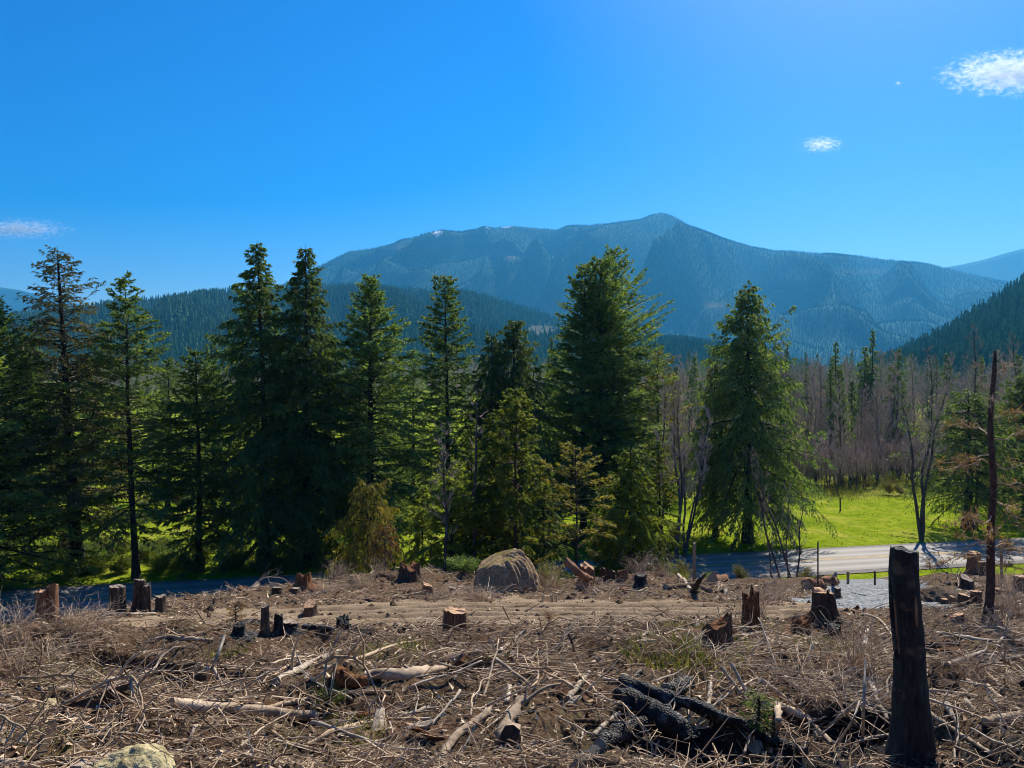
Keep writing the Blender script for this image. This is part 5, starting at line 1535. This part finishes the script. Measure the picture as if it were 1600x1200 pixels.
def mat_boulder():
    m, nt, n, l = material('mossy_boulder')
    v = coords(n, l, 'Object')
    n1 = noise(n, l, 1.6, 6, 0.65, v); n2 = noise(n, l, 9, 6, 0.7, v); n3 = noise(n, l, 2.2, 4, 0.6, v)
    c = ramp(n, l, n2, [(0.3, (0.16, 0.105, 0.06)), (0.5, (0.40, 0.28, 0.165)), (0.75, (0.62, 0.45, 0.275))])
    c = mixc(n, l, 0.5, c, ramp(n, l, n1, [(0.35, (0.55, 0.52, 0.5)), (0.65, (1.2, 1.15, 1.1))]), 'MULTIPLY')
    ge = N(n, 'ShaderNodeNewGeometry'); sp = N(n, 'ShaderNodeSeparateXYZ'); l.new(ge.outputs['Position'], sp.inputs[0])
    sx = N(n, 'ShaderNodeSeparateXYZ'); l.new(ge.outputs['Normal'], sx.inputs[0])
    mm = N(n, 'ShaderNodeMath', operation='MULTIPLY'); l.new(sx.outputs[2], mm.inputs[0]); l.new(n3, mm.inputs[1])
    c = mixc(n, l, ramp(n, l, mm.outputs[0], [(0.42, (0, 0, 0)), (0.56, (1, 1, 1))]), c, (0.22, 0.19, 0.05))
    mm2 = N(n, 'ShaderNodeMath', operation='ADD'); l.new(n2, mm2.inputs[0]); l.new(n1, mm2.inputs[1])
    p = principled(n, l, c, 0.95, 0.1, mm2.outputs[0], 1.0, 0.12)
    out(n, l, p.outputs[0])
    return m
M_BOULDER = mat_boulder()
M_ROCK = mat_simple('lichen_rock', [(0.3, (0.22, 0.17, 0.09)), (0.5, (0.46, 0.39, 0.21)), (0.72, (0.66, 0.58, 0.33))], 7, 0.9, 0.15, 0.9, 0.03, fine=22)
rock(787, 924, 106, 66, 'big rounded brown boulder with moss on its crown', 4, M_BOULDER, 'boulder', 0.8, 0.11, sink=0.04)
rock(212, 1210, 118, 42, 'flat yellowish lichen rock at the bottom left', 8, M_ROCK, depth=0.8, rough=0.13, sink=0.1)
rock(78, 1110, 36, 16, 'small pointed tan rock at the far left', 9, M_ROCK, depth=0.9, rough=0.16, sink=0.05)
rock(118, 1186, 44, 18, 'dark flat rock left of the yellowish lichen rock', 10, M_BOULDER, depth=0.9, rough=0.12, sink=0.1)
rock(1465, 940, 90, 24, 'dark heap of dug soil beside the driveway', 12, M_DARK, 'soil_heap', 0.8, 0.12, sink=0.15, pos=at(1465, 0, 29) * 1.0 if False else None)

# ---- stakes and posts
M_STAKE = mat_simple('weathered_stake', [(0.3, (0.16, 0.11, 0.07)), (0.7, (0.36, 0.27, 0.18))], 6, 0.85, 0.15, 0.4, 0.01, (3, 3, .5), byobj=0.2)
def stake(px, py, hpx, wpx, label, seed, name='survey_stake', cat='stake', d=None, mat=None, lean=0.0, base=None):
    p = hit(px, py) if d is None else Vector(((px - 800) / 1200 * d, d, 0.0 if base is None else gz((px - 800) / 1200 * d, d)))
    dd = p.y
    h = hpx / 1200 * dd; w = wpx / 2400 * dd
    V = np.array([(-w, -w * .6, -0.3), (w, -w * .6, -0.3), (w, w * .6, -0.3), (-w, w * .6, -0.3), (-w, -w * .6, h * .96), (w, -w * .6, h), (w, w * .6, h), (-w, w * .6, h * .96)])
    V[4:, 0] += lean * h
    F = np.array([(3, 2, 1, 0), (4, 5, 6, 7), (0, 1, 5, 4), (1, 2, 6, 5), (2, 3, 7, 6), (3, 0, 4, 7)])
    o = link(name, mesh(name, V, [F], mat or M_STAKE))
    o.location = p
    o.rotation_euler = (0, 0, seed * 0.7)
    return tag(o, label, cat)
stake(1085, 905, 62, 5, 'tall brown wooden stake below the cluster of bare trunks', 1, d=34, base=1)
stake(1325, 912, 20, 5, 'pale short stake at the top of the driveway', 2)
stake(1367, 914, 22, 2.4, 'thin dark stake beside the driveway', 3, mat=M_DARK)
stake(1565, 905, 40, 4, 'brown stake right of the reddish dead tree', 4)
stake(1313, 796, 19, 3.4, 'lone dark fence post in the meadow', 6, name='fence_post', cat='post', d=86, mat=M_DARK)
stake(57, 968, 26, 5, 'split slat leaning by the twin red stump', 7, lean=-0.12)
stake(1278, 905, 78, 2.0, 'tall thin dead stem left of the driveway mouth', 8, d=33, base=1, mat=M_DARK)
for k, (px, lab) in enumerate([(848, 'left of three short white stakes on the track edge'), (864, 'middle of three short white stakes on the track edge'), (870, 'right of three short white stakes on the track edge')]):
    stake(px, 940, 12, 2.6, lab, k, mat=M_BIRCH, lean=(0, -.2, -.05)[k])

# ---- brush, tufts and small plants
def brush_mesh(seed, n=70, H=1.0, spread=1.0, r=0.005, arch=0.6, mat=None):
    g = rng(seed)
    K = 7
    s = np.linspace(0, 1, K)
    az = g.random(n) * 6.28
    L = H * (0.5 + 0.8 * g.random(n)); sp = spread * (0.2 + g.random(n))
    b = g.normal(0, 0.18 * spread, (n, 2))
    w = np.cumsum(g.normal(0, 0.05, (n, K, 3)), 1); w[:, 0] = 0
    P = np.stack([b[:, :1] + np.cos(az)[:, None] * sp[:, None] * s ** 1.1, b[:, 1:] + np.sin(az)[:, None] * sp[:, None] * s ** 1.1, L[:, None] * (s * 1.3 - arch * s ** 2) - 0.05], -1) + w * H * 0.5
    mb = MB().tube(P, np.linspace(1, 0.35, K)[None] * r * (0.6 + g.random((n, 1))), 3, False, 0.4 + 0.5 * g.random(n))
    i = np.repeat(np.arange(n), 3)
    k = g.integers(2, K, len(i))
    B = P[i, k]
    D = norm(g.normal(0, 1, (len(i), 3)) + [0, 0, 0.4])
    l = (0.12 + 0.25 * g.random((len(i), 1))) * H
    Q = np.stack([B, B + D * l * 0.5 + g.normal(0, 0.02, B.shape), B + D * l], 1)
    mb.tube(Q, np.array([[0.6, 0.45, 0.25]]) * r * np.ones((len(i), 1)), 3, False, 0.4 + 0.5 * g.random(len(i)))
    return mb.mesh('brush', mat or M_STICK)
BR = [brush_mesh(40 + k, (80, 60, 90, 50)[k], (0.55, 0.8, 0.5, 0.9)[k], (0.8, 0.7, 1.0, 0.6)[k], 0.0045, (0.7, 0.5, 0.9, 0.35)[k]) for k in range(4)]
g = rng(88)
def brush(p, k, sc, label, rz=None):
    o = link('brush_clump', BR[k])
    o.location = p; o.scale = (sc, sc, sc); o.rotation_euler = (0, 0, g.random() * 6.28 if rz is None else rz)
    return tag(o, label, 'brush', 'dry brush on the clearing')
for px, py, k, sc, lab in [(20, 1000, 1, 0.8, 'bushy dry bramble at the left edge below the twin red stump'), (112, 985, 0, 0.8, 'low dry bramble before the twin red stump'), (60, 1030, 2, 1.0, 'low tangled bramble left of the dark hollow'), (125, 1010, 3, 0.75, 'upright dry brush above the dark hollow'),
                           (15, 1060, 1, 0.8, 'thin dry brush at the left edge above the bleached log'), (525, 905, 1, 1.1, 'olive dry brush on the left bank before the bowed sapling'), (565, 915, 0, 1.1, 'twiggy brush below the bowed sapling'), (500, 925, 2, 1.1, 'straggly brush on the left bank crest'),
                           (700, 935, 2, 1.4, 'twigs heaped left of the boulder foot'), (760, 940, 0, 1.3, 'twigs heaped before the boulder'), (860, 925, 1, 1.5, 'dry stems right of the boulder'), (935, 925, 2, 1.5, 'dry stems before the leaning cut stem'), (1035, 900, 1, 1.1, 'dry brush left of the tall brown stake'),
                           (1180, 960, 1, 1.2, 'fine dry brush behind the jagged stump'), (1215, 945, 3, 1.2, 'tall fine brush left of the big ragged stump'), (1100, 1040, 2, 1.3, 'low dry brush below the rotten orange stump'), (1340, 1050, 1, 1.0, 'pale tangled twigs left of the charred snag'), (1300, 1090, 2, 1.0, 'pale tangled twigs above the grey pole'),
                           (1560, 990, 2, 1.3, 'twigs at the foot of the reddish dead tree'), (1580, 960, 1, 1.3, 'dry brush right of the reddish dead tree'), (1520, 1060, 0, 1.0, 'low brush right of the charred snag'), (640, 900, 2, 1.1, 'twigs on the brown stump heap'), (590, 900, 3, 0.9, 'upright stems by the little brown sapling'), (1280, 915, 2, 1.2, 'twigs around the cut log sections'),
                           (890, 900, 1, 1.4, 'rank dead brush behind the leaning cut stem'), (960, 897, 0, 1.6, 'rank dead brush behind the dark low stump'), (1000, 899, 1, 1.3, 'dead brush behind the black stump'), (1065, 897, 2, 1.7, 'sprawling dead brush below the bare trunks'), (1110, 897, 1, 1.4, 'dead brush behind the round cut logs'), (1150, 896, 0, 1.7, 'dead brush behind the orange-cut stump'), (1195, 898, 3, 2.0, 'upright dead brush at the foot of the leaning whips'), (1235, 898, 1, 1.4, 'dead brush at the right foot of the leaning whips'), (1262, 900, 2, 1.5, 'dead brush behind the cut log sections'), (1420, 900, 2, 1.2, 'dead weeds between driveway and road'), (1555, 920, 3, 1.2, 'dead weeds behind the reddish dead tree')]:
    brush(hit(px, py), k, sc, lab)

for k, (px, d, b, sc, lab) in enumerate([(905, 46, 3, 0.5, 'low dark shrub behind the leaning cut stem'), (940, 48, 0, 0.45, 'low green shrub right of the yellowing sapling'), (1015, 47, 3, 0.55, 'low dark shrub below the dense young cedar'), (1062, 46, 4, 0.5, 'olive shrub at the foot of the bare trunks'),
                                         (1105, 47, 0, 0.4, 'small green shrub left of the leaning whips'), (1160, 48, 4, 0.45, 'olive shrub before the wide cedar'), (1255, 47, 4, 0.4, 'olive shrub right of the leaning whips'), (560, 42, 4, 0.6, 'olive shrub on the left bank under the bowed sapling'), (620, 43, 3, 0.5, 'dark shrub beside the shaded path'),
                                         (500, 40, 4, 0.45, 'olive shrub on the crest of the left bank'), (722, 34.5, 3, 0.55, 'dark shrub tucked against the left of the boulder'), (846, 34.5, 4, 0.42, 'olive shrub tucked against the right of the boulder'), (860, 44, 0, 0.6, 'green shrub behind the right of the boulder')]):
    x = (px - 800) / 1200 * d
    bush(px, d, b, sc, lab, 'shrubs at the clearing edge', gz(x, d) - 0.05)

def tuft_mesh(seed, n=160, H=0.35, R_=0.35, w=0.009, mat=None):
    H *= 0.5; n = int(n * 1.5)
    g = rng(seed)
    a = g.random(n) * 6.28; r = R_ * np.sqrt(g.random(n))
    P = np.stack([np.cos(a) * r, np.sin(a) * r, np.full(n, -0.02)], -1)
    D = np.stack([np.cos(a) * 0.5, np.sin(a) * 0.5, np.full(n, 1.0)], -1) + g.normal(0, 0.35, (n, 3))
    V, F = leaves(P, D, H * (0.5 + 0.7 * g.random(n)), np.full(n, w), g, 2.0)
    return mesh('grass_tuft', V, [F], mat or M_GRASS, {'tint': np.repeat(g.random(n), 3)})
TU = [tuft_mesh(60, 220, 0.32, 0.45), tuft_mesh(61, 260, 0.2, 0.6, 0.01), tuft_mesh(62, 200, 0.4, 0.35)]
for px, py, k, sc, lab in [(640, 1018, 0, 1.2, 'green-gold grass tuft left of the middle'), (605, 1022, 1, 1.0, 'smaller grass tuft beside the green-gold one'), (1040, 1020, 0, 1.5, 'broad yellowish grass tuft right of the middle'), (1070, 1025, 1, 1.5, 'grass tuft touching the broad yellowish one'), (1150, 1010, 2, 0.8, 'mossy tuft under the rotten orange stump'),
                           (1225, 985, 1, 1.0, 'yellow-green tuft by the crumbled red stump'), (410, 1160, 1, 0.6, 'low green tuft below the long straight log'), (425, 1180, 1, 0.6, 'low green tuft near the bottom left'), (545, 1145, 1, 0.6, 'mossy tuft under the arched grey branch'), (1060, 900, 2, 1.8, 'yellow grass under the tall brown stake'), (1290, 1012, 1, 0.9, 'thin grass by the burnt root lump'),
                           (350, 1015, 1, 0.8, 'thin green tuft on the ash strip'), (45, 1165, 1, 0.6, 'small green tuft at the lower left'), (870, 915, 2, 2.0, 'tall yellow grass right of the boulder'), (880, 900, 2, 2.0, 'tall grass behind the boulder'), (105, 1062, 1, 0.8, 'green tuft under the curving pale branch'), (1075, 985, 0, 1.0, 'green tuft left of the rotten orange stump')]:
    o = link('grass_tuft', TU[k]); o.location = hit(px, py); o.scale = (sc * 0.9,) * 3; o.rotation_euler = (0, 0, px)
    tag(o, lab, 'grass tuft', 'grass tufts on the clearing')

def seedling(px, py, hpx, label, seed, mat):
    p = hit(px, py)
    H = hpx / 1200 * p.y
    wm, cm = conifer_mesh(H, H * 0.3, seed, cb=0.08, nbr=30, spray=60 / H * 0.6, nl=3, leaf=(H * 0.09, H * 0.022), trunk_r=H * 0.02, tip=0.1, **FIR, mat=mat)
    tree('conifer_seedling', label, 'seedling', p, (wm, cm), 'conifer seedlings in the slash')
seedling(1186, 1152, 56, 'little green fir seedling beside the curled root', 71, M_FIR)
seedling(512, 1112, 24, 'pale green seedling right of the long straight log', 72, M_BUSH)
def dead_sprig(px, py, hpx, label, seed):
    p = hit(px, py); H = hpx / 1200 * p.y
    wm, cm = conifer_mesh(H, H * 0.45, seed, cb=0.3, nbr=16, spray=70 / H * 0.4, nl=3, leaf=(H * 0.12, H * 0.04), trunk_r=H * 0.02, tip=0.1, **FIR, mat=M_RUST)
    tree('rusty_sprig', label, 'dead sprig', p, (wm, cm), 'rusty dead sprigs')
dead_sprig(368, 978, 26, 'rusty orange sprig at the left part of the track', 73)
dead_sprig(858, 980, 18, 'rusty orange sprig at the middle of the track edge', 74)

# ---- loose branches: each one an object, copied from a handful of shapes
def branch_mesh(seed):
    g = rng(seed)
    L = 1.0
    K = 8
    s = np.linspace(0, 1, K)
    w = np.cumsum(g.normal(0, 0.017, (K, 3)), 0); w[:, 2] *= 0.5
    P = np.stack([s - 0.5, 0.10 * g.normal() * np.sin(s * 3), 0.05 * g.random() * np.sin(s * 3.1)], -1) + w
    K = 20
    P = smooth_path(P, K) + g.normal(0, 0.0022, (K, 3))
    s = np.linspace(0, 1, K)
    r0 = 0.006 + 0.006 * g.random()
    mb = MB().tube(P, r0 * (1 - 0.7 * s), 6, True, 0.5 + 0.4 * (g.random() - 0.3))
    for k in range(g.integers(8, 18)):
        i = int(g.integers(3, K - 1))
        sd = 1 if g.random() < 0.5 else -1
        dr = norm(np.array([0.8, sd * (0.4 + 0.5 * g.random()), 0.3 * g.normal()]))
        l = 0.12 + 0.35 * g.random() * (1 - i / K)
        q = np.array([P[i], P[i] + dr * l * 0.5 + g.normal(0, 0.02, 3), P[i] + dr * l + g.normal(0, 0.05, 3)])
        mb.tube(q, np.array([0.6, 0.42, 0.2]) * r0, 4, False, 0.5 + 0.4 * (g.random() - 0.3))
    return mb.mesh('fallen_branch', M_STICK, True)
BP_ = [branch_mesh(500 + k) for k in range(18)]
g = rng(99)
n_b = 0
while n_b < 290:
    y = 4.9 + 12.5 * g.random() ** 1.6
    if g.random() < 0.14:
        y = 26 + 10 * g.random()
    x = g.uniform(-0.70, 0.70) * y
    s_, w_, a_ = track(np.array([x]), np.array([y]))
    if abs(s_[0]) < w_[0] * 1.05:
        continue
    o = link('fallen_branch', BP_[n_b % 18])
    L = (0.55 + 1.35 * g.random() ** 1.4) * (0.85 if y < 8 else 1.0 if y < 20 else 1.5)
    fat = 0.55 + 0.75 * g.random()
    o.scale = (L, L * fat, L * fat)
    rz = g.normal(0.15, 0.9)
    hx = math.cos(rz) * L * 0.45; hy = math.sin(rz) * L * 0.45
    z0, z1, zc = gz(x - hx, y - hy), gz(x + hx, y + hy), gz(x, y)
    pitch = math.atan2(z1 - z0, L * 0.9) + g.normal(0, 0.10)
    zc = max(zc, (z0 + z1) / 2) + 0.02 + 0.09 * g.random()
    o.location = (x, y, zc)
    o.rotation_euler = (g.random() * 6.28, -pitch, rz)
    near = 'near the camera' if y < 8 else ('in the middle of the clearing' if y < 20 else 'at the far edge of the clearing')
    tag(o, 'thin dead branch lying loose in the slash ' + near, 'branch', 'loose branches ' + near)
    n_b += 1

# ---- broken chunks and bark slabs, one by one
def chunk_mesh(seed, mat):
    g = rng(seed)
    L, W, Hh = 1.0, 0.16 + 0.22 * g.random(), 0.07 + 0.12 * g.random()
    K = 5
    V = []
    for k in range(K):
        t = k / (K - 1) - 0.5
        tp = 1 - 0.55 * abs(2 * t) ** 2 * g.random()
        ring = np.array([(t * L + 0.06 * g.normal(), sy * W * tp * (0.8 + 0.4 * g.random()), sz * Hh * tp * (0.7 + 0.6 * g.random()) + 0.03 * g.normal()) for sy, sz in ((-.5, -.5), (.1, -.6), (.5, -.3), (.45, .4), (-.1, .6), (-.5, .3))])
        V.append(ring)
    V = np.array(V).reshape(-1, 3)
    i = np.arange(K - 1)[:, None] * 6 + np.arange(6)[None]; j = np.arange(K - 1)[:, None] * 6 + (np.arange(6)[None] + 1) % 6
    F = [np.stack([i, j, j + 6, i + 6], -1).reshape(-1, 4), np.array([[5, 4, 3, 2, 1, 0]]), np.array([[0, 1, 2, 3, 4, 5]]) + 6 * (K - 1)]
    return mesh('wood_chunk', V, F, mat)
CH = [chunk_mesh(800 + k, (M_ROT, M_LOG, M_DARK, M_CUTG, M_RED, M_DARK)[k % 6]) for k in range(12)]
g = rng(317)
ic = 0
while ic < 170:
    y = 5.0 + (12 * g.random() ** 1.4 if g.random() < 0.75 else 18 + 12 * g.random())
    x = g.uniform(-0.70, 0.70) * y
    s_, w_, a_ = track(np.array([x]), np.array([y]))
    if abs(s_[0]) < w_[0]:
        continue
    o = link('wood_chunk', CH[ic % 12]); ic += 1
    L = (0.12 + 0.30 * g.random() ** 2) * (1 + y / 25)
    o.scale = (L, L, L)
    o.location = (x, y, gz(x, y) + 0.02)
    o.rotation_euler = (g.normal(0, 0.5), g.normal(0, 0.25), g.random() * 6.28)
    near = 'near the camera' if y < 8 else ('in the middle of the clearing' if y < 17 else 'along the far edge of the clearing')
    tag(o, 'broken chunk of bark or wood ' + near, 'wood chunk', 'wood chunks ' + near)

# ---- straight pale sticks of the tangle, one by one
def pole_mesh(seed, mat):
    g = rng(seed)
    K = 12
    s = np.linspace(0, 1, K)
    P = np.stack([s - 0.5, 0.03 * g.normal() * np.sin(s * 3.1), 0.03 * g.normal() * np.sin(s * 2.5)], -1) + np.cumsum(g.normal(0, 0.006, (K, 3)), 0)
    r0 = 0.011 + 0.008 * g.random()
    mb = MB().tube(P, r0 * (1 - 0.55 * s) * (1 + 0.08 * g.normal(0, 1, K)), 7, True, 0.7)
    for k in range(g.integers(1, 5)):
        i = int(g.integers(2, K - 2)); dr = norm(np.array([0.7, g.normal(), g.normal()])); l = 0.05 + 0.22 * g.random()
        mb.tube(np.array([P[i], P[i] + dr * l * .5, P[i] + dr * l + g.normal(0, .02, 3)]), np.array([.55, .4, .2]) * r0, 5, True, 0.7)
    return mb.mesh('pale_stick', mat, True)
PP = [pole_mesh(700 + k, (M_BIRCH, M_LOG, M_BIRCH, M_STICK)[k % 4]) for k in range(10)]
zones = [(1040, 1400, 1010, 1165, 62, 'in the pale tangle left of the charred snag'), (1450, 1600, 985, 1180, 26, 'right of the charred snag'), (150, 700, 1000, 1190, 34, 'in the left half of the slash'), (650, 1000, 1000, 1180, 26, 'around the splintered trunk end'), (420, 1240, 905, 935, 26, 'on the far edge of the dirt track')]
g = rng(211)
ip = 0
for (xa, xb, ya, yb, cnt, where) in zones:
    for k in range(cnt):
        p = hit(g.uniform(xa, xb), g.uniform(ya, yb))
        o = link('pale_stick', PP[ip % 10]); ip += 1
        L = (0.35 + 0.75 * g.random() ** 1.3) * (1.6 if p.y > 20 else 1.0)
        f = 0.7 + 0.6 * g.random()
        o.scale = (L, L * f, L * f)
        el = abs(g.normal(0, 0.35)) - 0.1
        o.rotation_euler = (g.random() * 6.28, -el, g.normal(0.3, 1.0))
        o.location = (p.x, p.y, p.z + 0.03 + abs(math.sin(el)) * L * 0.42)
        tag(o, 'straight pale stick lying ' + where, 'stick', 'pale sticks ' + where)

# ---- litter nobody could count: twigs, chips and needles over the soil
def ash_near(x, y):
    return (np.hypot(x - 2.3, y - 7.2) < 1.25) | (np.hypot(x - 3.7, y - 8.0) < 0.8) | (np.hypot(x + 4.4, y - 15.6) < 0.6)

def litter():
    g = rng(123)
    n = 74000
    y = 4.6 + 32 * g.random(n) ** 2.0
    x = g.uniform(-1.05, 1.05, n) * y
    s_, w_, a_ = track(x, y)
    dens = 0.62 + 2.3 * fbm(x / 1.5, y / 1.5, 91, 3)
    keep = np.where(np.abs(s_) < w_ * 0.95, g.random(n) < 0.02, g.random(n) < np.clip(dens, 0.06, 1))
    keep &= ~(ash_near(x, y) & (g.random(n) < 0.75))
    x, y = x[keep], y[keep]; n = len(x)
    z = ground(x, y)
    L = (0.05 + 0.42 * g.random(n) ** 2.4) * (1 + y / 30)
    r = (0.0018 + 0.0045 * g.random(n) ** 2.5) * (0.8 + y / 12)
    az = g.normal(0.1, 1.1, n)
    pit = g.normal(0, 0.28, n)
    D = np.stack([np.cos(az) * np.cos(pit), np.sin(az) * np.cos(pit), np.sin(pit) - 0.2 * np.sin(az)], -1)
    c = np.stack([x, y, z + 0.012 + (0.05 + 0.22 * np.clip(fbm(x / 1.5, y / 1.5, 91, 3), 0, 1)) * g.random(n) ** 1.5 + 0.3 * np.abs(np.sin(pit)) * L], -1)
    K = 3
    s = np.linspace(-0.5, 0.5, K)
    P = c[:, None] + D[:, None] * (L[:, None] * s[None])[:, :, None] + g.normal(0, 0.055, (n, K, 3)) * L[:, None, None]
    mb = MB().tube(P, r[:, None] * np.linspace(1.1, 0.5, K)[None], 3, False, np.clip(0.34 + 0.30 * g.normal(0, 1, n), 0.02, 1.0))
    tag(link('twig_litter', mb.mesh('twig_litter', M_STICK)), 'fine twigs strewn thickly over the torn soil', kind='stuff')
    # chips and bark flakes
    n = 38000
    y = 4.6 + 30 * g.random(n) ** 1.9
    x = g.uniform(-1.05, 1.05, n) * y
    s_, w_, a_ = track(x, y)
    keep = (np.where(np.abs(s_) < w_ * 0.95, 0.22, 1.0) > g.random(n)) & ~((np.abs(s_) < w_) & (a_ < 4.8))
    x, y = x[keep], y[keep]; n = len(x)
    z = ground(x, y) + 0.008
    P = np.stack([x, y, z], -1)
    D = g.normal(0, 1, (n, 3)) * [1, 1, 0.45]
    V, F = leaves(P, D, (0.025 + 0.07 * g.random(n) ** 2) * (0.8 + y / 14), (0.010 + 0.022 * g.random(n)) * (0.8 + y / 14), g, 0.8)
    tag(link('wood_chips', mesh('wood_chips', V, [F], M_STICK, {'tint': np.repeat(np.clip(0.5 + 0.3 * g.normal(0, 1, n), 0, 1), 3)})), 'wood chips and bark flakes scattered over the soil', kind='stuff')
    # clods
    n = 6000
    y = 4.8 + 30 * g.random(n) ** 1.5
    x = g.uniform(-1.05, 1.05, n) * y
    s_, w_, a_ = track(x, y)
    keep = ~((np.abs(s_) < w_ * 1.1) & (a_ < 4.9)) & (g.random(n) < np.where(np.abs(s_) < w_ * 0.9, 0.4, 1))
    x, y = x[keep], y[keep]; n = len(x)
    z = ground(x, y)
    r = (0.012 + 0.05 * g.random(n) ** 3) * (0.8 + y / 16)
    oc = np.array([(1, 0, 0), (-1, 0, 0), (0, 1, 0), (0, -1, 0), (0, 0, 0.8), (0, 0, -0.8)], float)
    V = np.stack([x, y, z], -1)[:, None] + oc[None] * r[:, None, None] * (0.6 + 0.8 * g.random((n, 6, 1)))
    f = np.array([(0, 2, 4), (2, 1, 4), (1, 3, 4), (3, 0, 4), (2, 0, 5), (1, 2, 5), (3, 1, 5), (0, 3, 5)])
    F = (np.arange(n)[:, None, None] * 6 + f[None]).reshape(-1, 3)
    tag(link('soil_clods', mesh('soil_clods', V.reshape(-1, 3), [F], M_HILL, {'ash': np.zeros(n * 6)})), 'crumbled soil clods over the clearing', kind='stuff')
litter()
# ------------------------------------------------------------------ small fair-weather clouds, far beyond the haze
def cloud(px, py, wpx, hpx, label, seed, dens=0.006, Y=13000.0, thr=0.5, ns=5.5, an=0.4):
    import bmesh
    bm = bmesh.new()
    bmesh.ops.create_icosphere(bm, subdivisions=3, radius=1.0)
    V = np.array([v.co for v in bm.verts]); F = np.array([[v.index for v in f.verts] for f in bm.faces]); bm.free()
    m, nt, n, l = material('cloud_vapour')
    tc = N(n, 'ShaderNodeTexCoord')
    ln = N(n, 'ShaderNodeVectorMath', operation='LENGTH'); l.new(tc.outputs['Object'], ln.inputs[0])
    mp = N(n, 'ShaderNodeMapping'); l.new(tc.outputs['Object'], mp.inputs[0])
    ar = wpx / hpx
    mp.inputs['Scale'].default_value = (ar * 0.5, 1.0, 1.0); mp.inputs['Location'].default_value = (seed * 3.1, seed * 1.7, 0)
    nz = noise(n, l, ns, 10, 0.66, mp.outputs[0])
    a = N(n, 'ShaderNodeMath', operation='MULTIPLY_ADD'); l.new(ln.outputs['Value'], a.inputs[0]); a.inputs[1].default_value = -0.55; a.inputs[2].default_value = -0.28 - thr
    b = N(n, 'ShaderNodeMath', operation='MULTIPLY_ADD'); l.new(nz, b.inputs[0]); b.inputs[1].default_value = 2.4; l.new(a.outputs[0], b.inputs[2])
    r = N(n, 'ShaderNodeMapRange'); r.inputs['From Min'].default_value = 0.28; r.inputs['From Max'].default_value = 0.55
    r.inputs['To Max'].default_value = dens; l.new(b.outputs[0], r.inputs['Value'])
    pv = N(n, 'ShaderNodeVolumePrincipled'); pv.inputs['Color'].default_value = (1, 1, 1, 1); pv.inputs['Anisotropy'].default_value = an
    l.new(r.outputs[0], pv.inputs['Density'])
    o = N(n, 'ShaderNodeOutputMaterial'); l.new(pv.outputs[0], o.inputs['Volume'])
    c = link('cloud', mesh('cloud', V, [F], m))
    c.location = at(px, py, Y)
    c.scale = (wpx / 2400 * Y, hpx / 2000 * Y, hpx / 2400 * Y)
    return tag(c, label, 'cloud')
cloud(1578, 114, 250, 78, 'white puffy cloud at the upper right edge', 1, 0.0055, thr=0.36)
cloud(1284, 226, 92, 34, 'small wispy cloud alone in the right sky', 2, 0.011, thr=0.45)
cloud(1403, 130, 15, 12, 'tiny cloud scrap left of the puffy one', 3, 0.009, thr=0.46, ns=2.5)
cloud(30, 358, 200, 40, 'flat white cloud over the left edge', 4, 0.0095, thr=0.40, an=0.35)
cloud(28, 394, 18, 9, 'tiny cloud scrap below the flat left one', 5, 0.004)
